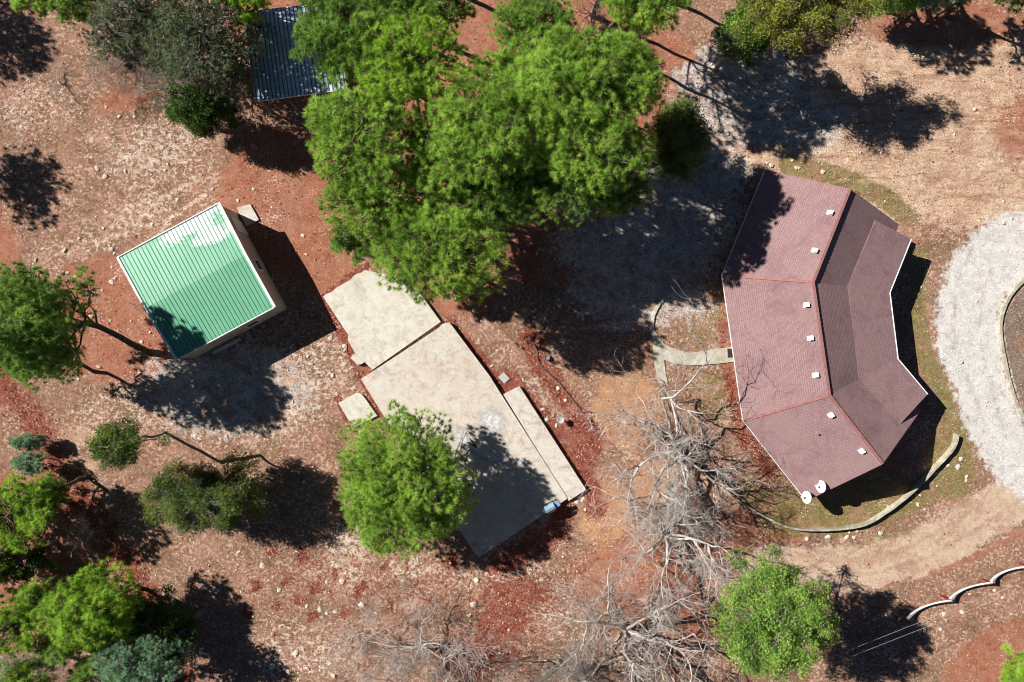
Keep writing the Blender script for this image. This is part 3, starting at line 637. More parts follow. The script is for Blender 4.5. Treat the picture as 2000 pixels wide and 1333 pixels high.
window(shed, Z0, Wc[1], Wc[2], 0.58, 1.2, 0.9, 0.9, 1); window(shed, Z0, Wc[1], Wc[2], 0.18, 0.05, 1.0, 2.1, 1, True)
window(shed, Z0, Wc[2], Wc[3], 0.3, 1.1, 1.0, 0.9, 1)
# plank on blocks along the lower wall
pb = P(443, 677, 0.25); pa = P(417, 690, 0.25); pb = P(470, 662, 0.25); ctr = (pa + pb) / 2
r0 = root('plank_bench', flat(ctr), 'narrow grey plank bench along the lower wall of the shed', 'bench')
bm = bmesh.new(); add_beam(bm, pa - flat(ctr), pb - flat(ctr), 0.26, 0.05); link('seat', bm_mesh(bm, 'seat'), MAT['offwhite'], r0)
for t_ in (.12, .88):
    bm = bmesh.new(); add_box(bm, flat(pa.lerp(pb, t_)) - flat(ctr) + Vector((0, 0, .11)), 0.2, 0.2, 0.22, 0.5); link('leg', bm_mesh(bm, 'leg'), MAT['ornament'], r0)

# ------------------------------------------------------------------ blue-grey metal carport at the top
b0 = P(478, 28, 3.0); b1 = P(498, 199, 3.0); b2 = P(678, 175, 3.0); b3 = P(656, 8, 3.0)
bc = flat((b0 + b1 + b2 + b3) / 4); car = root('carport', bc, 'open carport with blue grey ribbed metal roof shaded by trees', 'carport')
b0, b1, b2, b3 = [v - bc for v in (b0, b1, b2, b3)]; b0.z = b3.z = 3.35
mm = NM('galvanised_sheet', 0.45, 0.35, 0.5); f_ = mm.noise(0.8, 5, 0.7)
c = mm.mix(mm.ramp(f_, [(0.35, 0.0), (0.65, 1.0)]), (0.46, 0.58, 0.72), (0.62, 0.70, 0.78)); c = mm.mix(mm.ramp(mm.noise(3, 4, .7), [(0.55, 0), (0.7, .5)]), c, (0.18, 0.15, 0.13)); mm.col(c); MAT['galv'] = mm.m
bm = bmesh.new(); add_prism(bm, [v - Vector((0, 0, .05)) for v in (b0, b1, b2, b3)], (b0, b1, b2, b3))
crf = link('roof', bm_mesh(bm, 'roof'), MAT['galv'], car); bm = bmesh.new(); MAT['gseam'] = simple('dark_sheet_seam', (0.05, 0.07, 0.10), (0.10, 0.13, 0.17), 3, 0.6, 0)
for k in range(23):
    u = (k + .5) / 23; add_beam(bm, b0.lerp(b3, u) + Vector((0, 0, .02)), b1.lerp(b2, u) + Vector((0, 0, .02)), 0.055, 0.045)
link('seam', bm_mesh(bm, 'seam'), MAT['gseam'], crf)
line_beam('eave_trim', [b1 + sc * 0, b2], 0.06, 0.10, MAT['offwhite'], car, Vector((0, 0, 0.0)), Z0)
cc_ = (b0 + b1 + b2 + b3) / 4
for v in (b0, b1, b2, b3):
    q = flat(v).lerp(flat(cc_), 0.06); bm = bmesh.new(); add_box(bm, q + Vector((0, 0, 1.42)), 0.14, 0.14, 2.9 + (0.3 if v.z > 3.1 else 0)); link('post', bm_mesh(bm, 'post'), MAT['wood'], car)
bm = bmesh.new(); q0, q1 = flat(b0).lerp(flat(cc_), .06), flat(b3).lerp(flat(cc_), .06); add_beam(bm, q0 + Vector((0, 0, 1.4)), q1 + Vector((0, 0, 1.4)), 0.06, 2.9); link('back_wall', bm_mesh(bm, 'back_wall'), MAT['wood'], car)

# ------------------------------------------------------------------ gas grill on the slab
gp = P(1073, 987, 0.42); gr = root('gas_grill', gp, 'grey blue gas grill with side shelves at the lower corner of the largest slab', 'grill', rz=math.radians(28))
MAT['grillblue'] = simple('blue_grey_enamel', (0.20, 0.32, 0.42), (0.28, 0.40, 0.48), 5, 0.35, 0.05, 0.2, 0.5)
bm = bmesh.new(); add_box(bm, (0, 0, 0.42), 0.72, 0.5, 0.68); link('cabinet', bm_mesh(bm, 'cabinet'), MAT['greymetal'], gr)
bm = bmesh.new(); pr = [(-.28, .76), (-.28, .9), (-.2, 1.02), (0, 1.08), (.2, 1.02), (.28, .9), (.28, .76)]
add_prism(bm, [Vector((-.38, y, z_)) for y, z_ in pr], [Vector((.38, y, z_)) for y, z_ in pr]); hd = link('hood', bm_mesh(bm, 'hood'), MAT['grillblue'], gr)
bm = bmesh.new(); add_tube(bm, [(-.3, -.3, .88), (-.3, -.34, .88), (.3, -.34, .88), (.3, -.3, .88)], 0.015, 6); link('handle', bm_mesh(bm, 'handle'), MAT['steel'], hd)
for sx in (-1, 1):
    bm = bmesh.new(); add_box(bm, (sx * .60, 0, .80), 0.42, 0.48, 0.05); bmesh.ops.bevel(bm, geom=list(bm.edges), offset=0.02, segments=2, affect='EDGES'); link('side_shelf', bm_mesh(bm, 'side_shelf'), MAT['grillblue'], gr)
    for sy in (-1, 1):
        bm = bmesh.new(); add_box(bm, (sx * .33, sy * .22, .04), 0.06, 0.06, 0.1); link('leg', bm_mesh(bm, 'leg'), MAT['black'], gr)

# pot, ornament, edging log
o = P(1068, 699, 0); bm = bmesh.new(); add_lathe(bm, [(0.12, -.02), (0.15, 0.0), (0.20, 0.24), (0.22, 0.25), (0.22, 0.29), (0.19, 0.29), (0.17, 0.22), (0.001, 0.21)], (0, 0, 0), 18)
tag(link('plant_pot', bm_mesh(bm, 'plant_pot', False), MAT['pot'], None, o), 'small round grey plant pot standing alone near the red leaf strip', 'plant pot')
o = P(1094, 819, 0); r0 = root('bird_bath', o, 'small grey garden bird bath casting a dark shadow right of the narrow slab', 'bird bath')
bm = bmesh.new(); add_lathe(bm, [(0.17, -.02), (0.17, 0.05), (0.07, 0.12), (0.055, 0.5), (0.08, 0.55)], (0, 0, 0), 14); link('pedestal', bm_mesh(bm, 'pedestal'), MAT['ornament'], r0)
bm = bmesh.new(); add_lathe(bm, [(0.08, 0.552), (0.25, 0.62), (0.27, 0.66), (0.24, 0.66), (0.1, 0.60), (0.001, 0.59)], (0, 0, 0), 18); link('bowl', bm_mesh(bm, 'bowl'), MAT['ornament'], r0)
bm = bmesh.new(); q = smooth_poly([P(x, y, .05) for x, y in [(1032, 655), (1048, 682), (1052, 706), (1068, 726), (1090, 746), (1108, 768), (1124, 788), (1143, 812)]]); add_tube(bm, q, [0.055 + random.uniform(-.012, .012) for _ in q], 6)
tag(link('edging_log', bm_mesh(bm, 'edging_log'), MAT['bark'],), 'thin dark edging log winding through the strip of red leaves', 'log')

# ------------------------------------------------------------------ white swooping fence with red posts
fence = root('swoop_fence', flat(P(1860, 1168)), 'white rail fence sagging in swoops between red posts beside the two cables', 'fence'); FO = flat(P(1860, 1168))
posts = [(1838, 1163), (1920, 1132), (1992, 1100), (2070, 1068)]
cusps = [(1774, 1210)] + [(1857, 1173), (1938, 1138), (2012, 1106), (2090, 1074)]
for X, Y in posts:
    b_ = P(X, Y, 0); bm = bmesh.new(); add_tube(bm, [b_ - FO - Vector((0, 0, .1)), b_ - FO + Vector((0, 0, 0.78))], 0.085, 8); add_tube(bm, [b_ - FO + Vector((0, 0, .74)), P(X + 19, Y + 9, 0.95) - FO], 0.05, 6)
    link('post', bm_mesh(bm, 'post'), MAT['red'], fence)
for (X0, Y0), (X1, Y1) in zip(cusps, cusps[1:]):
    A = P(X0, Y0, 0.95); B_ = P(X1, Y1, 0.95); nn_ = Vector((-(B_ - A).y, (B_ - A).x, 0)).normalized(); bm = bmesh.new(); V = []
    for k in range(17):
        t_ = k / 16; s_ = 4 * t_ * (1 - t_) * (1 - 0.35 * (t_ - .3)); hh_ = 0.95 - 0.58 * s_; c_ = A.lerp(B_, t_); c_.z = hh_; c_ += nn_ * 0.06 * s_
        wd = 0.035 + 0.045 * (1 - t_) ** 3; tall = 0.07 + 0.14 * (1 - t_) ** 4
        V.append([bm.verts.new(c_ - FO + nn_ * i + Vector((0, 0, j))) for i, j in ((-wd, -tall), (wd, -tall), (wd, 0.05), (-wd, 0.05))])
    for a, b in zip(V, V[1:]):
        for k in range(4): bm.faces.new((a[k], a[(k + 1) % 4], b[(k + 1) % 4], b[k]))
    bm.faces.new(V[0][::-1]); bm.faces.new(V[-1]); link('rail', bm_mesh(bm, 'rail'), MAT['offwhite'], fence)
gp_ = P(1750, 1206); r0 = root('marker_post', gp_, 'short red post with a white band in the tree shadow at the fence end', 'post')
bm = bmesh.new(); add_tube(bm, [(0, 0, -.1), (0, 0, 0.5)], 0.12, 10); link('shaft', bm_mesh(bm, 'shaft'), MAT['red'], r0)
bm = bmesh.new(); add_tube(bm, [(0, 0, 0.502), (0, 0, 0.62)], 0.135, 10); link('band', bm_mesh(bm, 'band'), MAT['white'], r0)
bm = bmesh.new(); add_tube(bm, [(0, 0, 0.622), (0, 0, 0.78)], 0.12, 10); link('cap', bm_mesh(bm, 'cap'), MAT['red'], r0)
# overhead cables and the poles (outside the picture) that carry them
for (a, b), lab in ((((1400, 1377), (2250, 1045)), 'thin pale overhead cable above the fence, nearer the white fence of the two'), (((1400, 1391), (2250, 1060)), 'thin pale overhead cable, farther from the white fence of the two')):
    A, B_ = P(*a, 7.0), P(*b, 7.0); bm = bmesh.new(); add_tube(bm, [A.lerp(B_, t_ / 12) - Vector((0, 0, 4 * 0.35 * (t_ / 12) * (1 - t_ / 12))) for t_ in range(13)], 0.006, 5)
    tag(link('overhead_cable', bm_mesh(bm, 'overhead_cable'), MAT['cable']), lab, 'cable', 'overhead cables')

# ------------------------------------------------------------------ rocks
rock_me = []
for k in range(7):
    bm = bmesh.new(); bmesh.ops.create_icosphere(bm, subdivisions=2, radius=1)
    sx, sy = random.uniform(.8, 1.2), random.uniform(.7, 1.1)
    for v in bm.verts:
        d = 1 + 0.45 * mnoise.noise(v.co * 1.4 + Vector((k * 7, 0, 0))) + 0.15 * mnoise.noise(v.co * 4 + Vector((0, k * 5, 0)))
        v.co = Vector((v.co.x * d * sx, v.co.y * d * sy, v.co.z * d * 0.55))
    me = bm_mesh(bm, 'rock'); me.materials.append(MAT['rock']); rock_me.append(me)
SLABPX = [[(620, 580), (712, 520), (870, 620), (727, 730)], [(700, 740), (880, 625), (1150, 960), (935, 1095)]]
ORD = ['leftmost', 'second from left', 'third from left', 'fourth from left', 'fifth from left', 'sixth from left', 'seventh from left', 'eighth from left', 'ninth from left', 'tenth from left', 'eleventh from left', 'twelfth from left', 'thirteenth from left', 'rightmost']
def rocks(lst, label, group):
    lst = sorted(lst, key=lambda t: t[0])
    for i, it in enumerate(lst):
        X, Y = it[0], it[1]; r = (it[2] if len(it) > 2 else random.uniform(3.2, 5.0)) * S * .92
        o = bpy.data.objects.new('rock', random.choice(rock_me)); C.objects.link(o); o.location = P(X, Y) + Vector((0, 0, r * random.uniform(-.12, .1))); r *= random.uniform(.7, 1.15); o.scale = (r, r * random.uniform(.65, 1.1), r * .8)
        o.rotation_euler = (0, 0, random.uniform(0, 6.28)); tag(o, (ORD[i] if i < len(lst) - 1 else 'rightmost') + ' of the ' + group, 'rock', group)
rocks([(1577, 1053, 6), (1617, 1049, 5.5), (1654, 1050, 6), (1668, 1050, 5.5), (1659, 1040, 4.5), (1674, 1037, 5), (1719, 1042, 6)], 'cream rock lying just outside the lower run of the curved retaining wall', 'cream rocks just below the curved retaining wall')
rocks([(1793, 986, 6), (1806, 995, 4), (1789, 966, 4), (1828, 925, 5), (1851, 910, 4.5), (1877, 897, 6.5), (1871, 913, 6), (1888, 931, 6.5), (1887, 939, 4.5), (1830, 950, 4), (1797, 968, 3)], 'cream rock between the right end of the retaining wall and the gravel drive', 'cream rocks by the gravel drive')
rocks([(1894, 1161, 5), (1942, 1154, 4.5), (1958, 1168, 5), (1879, 1196, 6), (1843, 1200, 5), (1847, 1211, 4), (1837, 1229, 5.5), (1806, 1230, 5.5)], 'pale rock under the two overhead cables on the brown grass', 'pale rocks under the overhead cables')
rocks([(1773, 1291, 5), (1757, 1313, 5), (1781, 1266, 4)], 'pale rock inside the dappled shadow at the lower right', 'pale rocks in the lower right shadow')
rocks([(1607, 336, 6.5), (1555, 328, 5), (1560, 329, 4), (1548, 314, 4.5), (1507, 323, 5), (1498, 318, 4)], 'white rock on the olive grass above the top end of the maroon roof', 'white rocks above the maroon house roof')
rocks([(127, 489, 7), (218, 551, 8), (217, 487, 5), (223, 496, 5), (229, 497, 3), (213, 480, 4), (155, 466, 4.5), (70, 507, 4), (218, 522, 4.5), (132, 534, 5), (147, 541, 4), (133, 553, 3.5), (199, 567, 4), (224, 544, 4)], 'white rock on the ground to the upper left of the green roof', 'white rocks up and left of the green roof')
rocks([(178, 618, 4), (216, 627, 3.5), (256, 627, 3.5), (193, 717, 5), (153, 741, 4.5), (228, 749, 4), (293, 650, 4), (276, 668, 4), (122, 630, 4), (301, 657, 3)], 'white rock in the red pine straw round the bent pine trunk', 'white rocks by the bent pine')
rocks([(415, 837, 6), (442, 851, 5), (390, 857, 4), (355, 870, 3)], 'pale rock on the dry grass between the shed shadow and the leaning juniper', 'pale rocks above the leaning juniper')
rocks([(592, 461, 6), (598, 497, 5), (495, 370, 5), (465, 392, 5), (415, 369, 5), (612, 288, 6), (541, 330, 4)], 'pale rock in the red pine straw right of and above the shed', 'pale rocks above the shed')
rocks([(645, 661, 5), (673, 677, 6), (674, 684, 5), (693, 756, 5), (650, 734, 6), (608, 711, 5), (622, 720, 4), (601, 697, 4)], 'pale rock between the shed shadow and the concrete slabs', 'pale rocks left of the slabs')
rocks([(925, 610, 6), (971, 685, 4.5), (935, 665, 4), (940, 628, 3), (960, 715, 6), (1022, 742, 5), (1090, 759, 4.5), (1067, 821, 5), (1087, 831, 4.5), (1060, 800, 6)], 'pale rock on the dry grass right of the concrete slabs', 'pale rocks right of the slabs')
rocks([(1139, 976, 6), (1126, 981, 5), (1143, 996, 3)], 'pale rock below the lower tip of the narrow slab', 'pale rocks by the narrow slab')
rocks([(706, 1182, 6), (735, 1197, 5), (667, 1136, 7), (638, 1138, 6), (545, 1153, 5), (580, 1077, 4.5), (512, 1105, 6), (625, 1191, 6), (638, 1198, 5), (654, 1195, 5), (599, 1185, 5), (593, 942, 4)], 'cream rock on the leaf strewn ground below the round crowned pine', 'cream rocks below the round slab side pine')
rocks([(577, 1277, 7), (592, 1268, 5), (562, 1311, 7), (651, 1320, 6), (548, 1272, 5), (531, 1302, 6), (600, 1305, 5), (625, 1310, 3.5), (585, 1287, 4)], 'cream rock in the cluster at the bottom edge left of the leafless trees', 'cream rocks clustered at the bottom edge')
rocks([(931, 1134, 6), (925, 1181, 6), (917, 1202, 5), (872, 1330, 5), (880, 1100, 4)], 'cream rock on the reddish ground near the small leafless tree', 'cream rocks by the small leafless tree')
rocks([(306, 1042, 4), (466, 1079, 6), (372, 1110, 4.5), (417, 1152, 5), (419, 1166, 5), (489, 1294, 5), (494, 1205, 3), (462, 1113, 3), (471, 1157, 4)], 'small cream rock on the open dry grass below the broad juniper', 'cream rocks below the juniper')
rocks([(207, 210, 4), (328, 321, 5), (323, 218, 7), (323, 333, 5), (297, 438, 6), (288, 293, 4), (347, 390, 6), (48, 220, 5), (233, 228, 4), (263, 229, 4), (245, 335, 5), (190, 330, 6), (205, 345, 5), (217, 330, 4)], 'pale rock on the rough dry slope above the green roofed shed', 'pale rocks on the upper left slope')

# ------------------------------------------------------------------ ground clutter (stuff)
def scatter(n, dens, seed, X0=-60, X1=2060, Y0=-60, Y1=1390):
    r = np.random.default_rng(seed); x = r.uniform(X0, X1, n); y = r.uniform(Y0, Y1, n); k = r.uniform(0, 1, n) < dens(x, y); return x[k], y[k]
BUILT = [[(632, 580), (712, 527), (800, 540), (861, 629), (727, 722)], [(705, 741), (878, 630), (1110, 975), (936, 1089)], [(983, 771), (1015, 755), (1145, 957), (1111, 979)], [(661, 788), (697, 767), (737, 813), (690, 836)],
         [(262, 510), (460, 412), (560, 605), (382, 702)], [(1400, 540), (1480, 350), (1720, 440), (1700, 560), (1720, 700), (1770, 790), (1700, 900), (1560, 960), (1435, 815)], path_pts]
def free(x, y):
    f_ = np.ones(x.shape, bool)
    for b in BUILT: f_ &= poly(x, y, b, 4) < 0.3
    return f_
def gz(x): return np.zeros(x.shape)
# dry grass blades
def dens_g(x, y):
    m = masks(x, y); return np.clip(0.35 + 0.5 * m['m_straw'] + 0.3 * m['m_olive'] - 0.6 * m['m_red'] - 1.2 * m['m_gravel'] - m['m_road'] - 0.5 * m['m_leaf'], 0, 1) * free(x, y)
x, y = scatter(90000, dens_g, 11); n = len(x); r = np.random.default_rng(12)
wx, wy = (x - 1000) * S, (666.5 - y) * S; an = r.uniform(0, 2 * PI, n); ln = r.uniform(.05, .17, n); wd = r.uniform(.012, .03, n); lean = r.uniform(.04, .2, n); la = r.uniform(0, 2 * PI, n)
v = np.zeros((n, 3, 3)); v[:, 0] = np.stack([wx + np.cos(an) * wd, wy + np.sin(an) * wd, gz(wx) - .02], 1); v[:, 1] = np.stack([wx - np.cos(an) * wd, wy - np.sin(an) * wd, gz(wx) - .02], 1)
v[:, 2] = np.stack([wx + np.cos(la) * lean, wy + np.sin(la) * lean, ln], 1)
gm = NM('dry_grass_blades', 0.8, 0, 0.2); gm.col(gm.ramp(gm.attr('rnd'), [(0, (0.13, 0.085, 0.05)), (0.45, (0.34, 0.25, 0.16)), (0.8, (0.52, 0.42, 0.29)), (1, (0.72, 0.62, 0.48))]))
tag(link('dry_grass', mesh_np('dry_grass', v.reshape(-1, 3), np.arange(n * 3).reshape(-1, 3), 3, {'rnd': np.repeat(r.uniform(0, 1, n), 3)}), gm.m), 'short dry tan grass covering the open ground', 'dry grass', kind='stuff')
# fallen leaves
def dens_l(x, y):
    m = masks(x, y); return np.clip(0.03 + 1.0 * m['m_leaf'] + 0.16 * m['m_lspot'] + 0.05 * m['m_red'] - m['m_gravel'], 0, 1) * free(x, y)
x, y = scatter(230000, dens_l, 21); n = len(x); r = np.random.default_rng(22); wx, wy = (x - 1000) * S, (666.5 - y) * S
an = r.uniform(0, 2 * PI, n); sz = r.uniform(.03, .065, n); tl = r.uniform(-.04, .04, (n, 4)); v = np.zeros((n, 4, 3))
for k in range(4):
    a_ = an + k * PI / 2; e = sz * (1.3 if k % 2 else .8); v[:, k] = np.stack([wx + np.cos(a_) * e, wy + np.sin(a_) * e, 0.02 + r.uniform(0, .02, n) + tl[:, k]], 1)
lm = NM('fallen_leaf', 0.7, 0, 0.3); lm.col(lm.ramp(lm.attr('rnd'), [(0, (0.07, 0.012, 0.008)), (0.5, (0.25, 0.05, 0.03)), (0.85, (0.40, 0.13, 0.075)), (1, (0.62, 0.42, 0.30))]))
tag(link('fallen_leaves', mesh_np('fallen_leaves', v.reshape(-1, 3), np.arange(n * 4).reshape(-1, 4), 4, {'rnd': np.repeat(r.uniform(0, 1, n), 4)}), lm.m), 'dark red fallen oak leaves drifted in strips on the ground', 'fallen leaves', kind='stuff')
# small stones
def dens_s(x, y):
    m = masks(x, y); return np.clip(0.03 + 0.7 * m['m_pale'] + .1 * m['m_lspot'] + 0.15 * m['m_straw'] - .5 * m['m_road'] + .3 * m['m_gravel'] - .03 * m['m_red'], 0, 1) * free(x, y)
x, y = scatter(9000, dens_s, 31); n = len(x); r = np.random.default_rng(32); wx, wy = (x - 1000) * S, (666.5 - y) * S
ico = bmesh.new(); bmesh.ops.create_icosphere(ico, subdivisions=1, radius=1); iv = np.array([v_.co[:] for v_ in ico.verts]); ifc = np.array([[v_.index for v_ in f_.verts] for f_ in ico.faces]); ico.free()
sz = r.gamma(1.6, 0.020, n) + .022; sz = np.minimum(sz, .16); vv = iv[None] * (1 + r.uniform(-.3, .3, (n, 12, 1))) * sz[:, None, None] * np.stack([r.uniform(.7, 1.3, n), r.uniform(.7, 1.3, n), np.full(n, .5)], 1)[:, None]
vv[:, :, 0] += wx[:, None]; vv[:, :, 1] += wy[:, None]
tag(link('small_stones', mesh_np('small_stones', vv.reshape(-1, 3), (ifc[None] + 12 * np.arange(n)[:, None, None]).reshape(-1, 3), 3), MAT['rock']), 'small pale limestone pebbles strewn over the dry ground', 'pebbles', kind='stuff')

# ------------------------------------------------------------------ trees
def nrmz(a): return a / (np.linalg.norm(a, axis=-1, keepdims=True) + 1e-9)
def needle_mesh(name, cen, nor, per, ln, wd, r, style='needle', spread=1.0, tone0=None):
    n = len(cen) * per; c_ = np.repeat(cen, per, 0); nn = np.repeat(nor, per, 0)
    tone = np.repeat(r.uniform(0, 1, len(cen)) * .42 + tone0 * .30, per) + r.uniform(0, .28, n)
    if style == 'needle':
        d = nrmz(nn * 0.7 * spread + r.standard_normal((n, 3)) * 0.62 + np.array([0, 0, .25])); s = nrmz(np.cross(d, r.standard_normal((n, 3))))
        L = (ln * r.uniform(.65, 1.2, n))[:, None]; W = (wd * r.uniform(.7, 1.3, n))[:, None]
        v = np.stack([c_ + s * W, c_ - s * W, c_ + d * L], 1); per_v = 3
    else:
        off = r.standard_normal((n, 3)) * ln * .75; a_ = nrmz(r.standard_normal((n, 3)) + np.array([0, 0, .4])); u = nrmz(np.cross(a_, r.standard_normal((n, 3)))); w_ = np.cross(a_, u)
        W = (wd * r.uniform(.7, 1.4, n))[:, None]; q = c_ + off; v = np.stack([q + u * W * 1.5, q + w_ * W, q - u * W * 1.5, q - w_ * W], 1); per_v = 4
    return mesh_np(name, v.reshape(-1, 3), np.arange(n * per_v).reshape(-1, per_v), per_v, {'rnd': np.repeat(tone, per_v)})

def tubes_mesh(name, p0, p1, r0, r1, sides=4):
    p0, p1 = np.asarray(p0, float), np.asarray(p1, float); r0 = np.asarray(r0, float); r1 = np.asarray(r1, float); n = len(p0)
    d = nrmz(p1 - p0); ref = np.where(np.abs(d[:, 2:3]) < .9, np.array([[0, 0, 1.]]), np.array([[1., 0, 0]])); s = nrmz(np.cross(d, ref)); u = np.cross(s, d)
    v = np.zeros((n, 2 * sides, 3))
    for k in range(sides):
        a_ = 2 * PI * k / sides; o = s * math.cos(a_) + u * math.sin(a_); v[:, k] = p0 + o * r0[:, None]; v[:, k + sides] = p1 + o * r1[:, None]
    b = np.arange(n)[:, None] * 2 * sides; f_ = np.concatenate([b + np.array([[k, (k + 1) % sides, (k + 1) % sides + sides, k + sides]]) for k in range(sides)])
    return mesh_np(name, v.reshape(-1, 3), f_, 4, None, True)

def path_segs(a, b, ra, rb, n, wob, r, segs):
    a, b = np.array(a, float), np.array(b, float); pts = [a + (b - a) * (k / n) + (r.standard_normal(3) * wob * np.array([1, 1, .4]) if 0 < k < n else 0) for k in range(n + 1)]
    for k in range(n):
        segs.append((pts[k], pts[k + 1], ra + (rb - ra) * k / n, ra + (rb - ra) * (k + 1) / n))
    return pts
GT = 'tall pines in the large clump at the upper middle'
KIND = {  # material, needles per puff, length, half width, puff spacing, style, bark
    'pine': ('pine', 46, .35, .015, .36, 'needle', 'bark'), 'pine_b': ('pine_b', 46, .35, .015, .36, 'needle', 'bark'), 'pine_y': ('pine_y', 46, .35, .015, .36, 'needle', 'bark'),
    'juniper': ('juniper', 26, .20, .036, .33, 'leaf', 'bark_grey'), 'dark': ('dark', 30, .18, .036, .30, 'leaf', 'bark_grey'), 'olive': ('olive', 26, .20, .038, .33, 'leaf', 'bark_grey'),
    'sage': ('sage', 34, .24, .018, .30, 'needle', 'bark_grey'), 'grey': ('grey', 20, .24, .022, .36, 'needle', 'bark_grey'), 'oak_g': ('pine_b', 30, .20, .040, .33, 'leaf', 'bark_grey')}
def tree(name, kind, X, Y, R, h, rz, label, cat='tree', ry=None, nl=20, lobe=(.24, .36), base=None, bend=None, group=None, seed=1, tr=.2, dens=1.0, extra=(), layer=1):
    """crown centred on photo pixel (X,Y) at height h, radius R photo pixels, vertical radius rz metres"""
    r = np.random.default_rng(seed * 31 + 5); mt, per, ln, wd, spc, style, bark = KIND[kind]
    k = 1 - h / H; rx = R * S * k; ryy = (ry or R) * S * k; cw_ = P(X, Y, h)
    bs = P(*base) if base else Vector((cw_.x * 0.99 + r.uniform(-.3, .3), cw_.y * .99 + r.uniform(-.3, .3), 0))
    bs.z = 0; ro = root(name, bs, label, cat, group); cc = np.array(cw_ - bs); nl0 = nl
    pine = kind.startswith('pine'); nl = int(nl * (2.7 if pine else 2.6)); lobe = (lobe[0] * .57, lobe[1] * .65); dens = dens * (1.25 if pine else 1.1)
    if pine and group == GT: rx *= 1.08; ryy *= 1.08; dens *= .68; rz *= .85
    m = (rx + ryy) / 2; lob = []
    for i in range(nl):
        lr = m * r.uniform(*lobe)
        for _ in range(30):
            rad = math.sqrt(r.uniform(0, 1)) * (1.16 if i % 6 == 0 else 1.0); th = r.uniform(0, 2 * PI); q = np.array([math.cos(th) * rad * max(rx - lr, .1), math.sin(th) * rad * max(ryy - lr, .1), 0])
            if all(np.hypot(*(q - l[0])[:2]) > (lr + l[1]) * .42 for l in lob): break
        q[2] = rz * (math.sqrt(max(0, 1 - rad * rad * .85)) * r.uniform(.45, 1.0) - r.uniform(.15, .75) * (1 if i % 3 else 2.0) * .6); lob.append((q, lr))
    for i in range(max(3, nl0 // 3) if kind in ('dark', 'juniper') else 2):
        th = r.uniform(0, 2 * PI); rad = r.uniform(0, .55); lob.append((np.array([math.cos(th) * rad * rx, math.sin(th) * rad * ryy, -rz * r.uniform(.25, .6)]), m * .34))
    for ex, ey, er in extra:
        lob.append((np.array([(ex - X) * S * k, -(ey - Y) * S * k, r.uniform(-.4, .2) * rz]), er * S * k))
    cen, nor, ltn = [], [], []
    for q, lr in lob:
        npf = max(10, int(2.6 * PI * lr * lr / (spc * spc) * dens * .62)); d = nrmz(r.standard_normal((npf * 2, 3)) + np.array([0, 0, .55])); d = d[d[:, 2] > -.45][:npf]
        rr = lr * (1 - .35 * r.uniform(0, 1, len(d)) ** 2) * (1 + .18 * np.sin(d[:, 0] * 5 + q[0]) * np.cos(d[:, 1] * 5 + q[1]))
        cen.append(q + d * rr[:, None] * np.array([1, 1, .72])); nor.append(d); ltn.append(np.full(len(d), r.uniform(0, 1)))
    cen = np.concatenate(cen) + cc; nor = np.concatenate(nor); ltn = np.concatenate(ltn); kp = cen[:, 2] > .25; cen, nor, ltn = cen[kp], nor[kp], ltn[kp]
    per_ = per; o = link('crown', needle_mesh('crown', cen, nor, per_, ln, wd, r, style, tone0=ltn), MAT[mt], ro)
    segs = []; top = cc + np.array([0, 0, rz * .55])
    if bend is not None:
        b1 = np.array(P(*bend) - bs); path_segs((0, 0, -.1), b1, tr, tr * .8, 5, .03, r, segs); trunk_pts = path_segs(b1, top, tr * .8, tr * .25, 8, .08, r, segs)
    else: trunk_pts = path_segs((0, 0, -.1), top, tr, tr * .25, 10, .08, r, segs)
    for q, lr in lob:
        e = q + cc; sc_ = [p for p in trunk_pts if p[2] < e[2] + .3] or [trunk_pts[0]]; s0 = sc_[-1] if len(sc_) < 3 else sc_[-1 - int(r.integers(0, 2))]
        ps = path_segs(s0, e, tr * .32, .03, 5, .12, r, segs)
        for _ in range(7):
            a_ = ps[int(r.integers(2, 6))]; path_segs(a_, e + nrmz(r.standard_normal(3)) * lr * .85, .025, .010, 3, .08, r, segs)
    tm = tubes_mesh('trunk', *[np.array([s[i] for s in segs]) for i in range(4)], 6); link('trunk', tm, MAT[bark], ro)
    return ro

# large clump, upper middle
tree('pine_tree', 'pine_y', 805, 130, 108, 10.5, 2.6, 'bright yellow green pine at the top left of the large clump', ry=100, seed=1, group=GT, nl=26, base=(850, 250))
tree('pine_tree', 'pine', 705, 275, 98, 10, 2.8, 'green pine at the left edge of the large clump below the carport roof', ry=115, seed=2, group=GT, nl=26, base=(800, 340))
tree('pine_tree', 'pine', 745, 385, 115, 9, 2.6, 'green pine at the lower left bulge of the large clump', ry=90, seed=3, group=GT, nl=24, base=(830, 450))
tree('pine_tree', 'pine', 860, 490, 130, 9.0, 2.6, 'green pine overhanging the upper concrete slab', ry=98, seed=4, group=GT, nl=30, base=(905, 530))
tree('pine_tree', 'pine', 955, 250, 118, 11, 2.6, 'green pine in the very middle of the large clump', ry=115, seed=5, group=GT, nl=28, base=(975, 330))
tree('pine_tree', 'pine', 1145, 165, 138, 12, 2.6, 'broad green pine at the upper right of the large clump', ry=100, seed=6, group=GT, nl=32, base=(1120, 290))
tree('pine_tree', 'pine', 1165, 290, 112, 11.0, 2.6, 'green pine at the right edge of the large clump beside the dark olive juniper', ry=88, seed=7, group=GT, nl=26, base=(1140, 390))
tree('pine_tree', 'pine_b', 1060, 370, 150, 8.5, 2.3, 'deep green shaded pine at the lower right of the large clump', ry=72, seed=8, group=GT, nl=30, base=(1060, 440))  # darker needle colour here stands for shade of the taller crowns
tree('pine_tree', 'pine', 985, 130, 60, 9.5, 2.0, 'small pine crown between the two upper crowns of the large clump', ry=40, seed=38, group=GT, nl=8, dens=.5, base=(1000, 220))
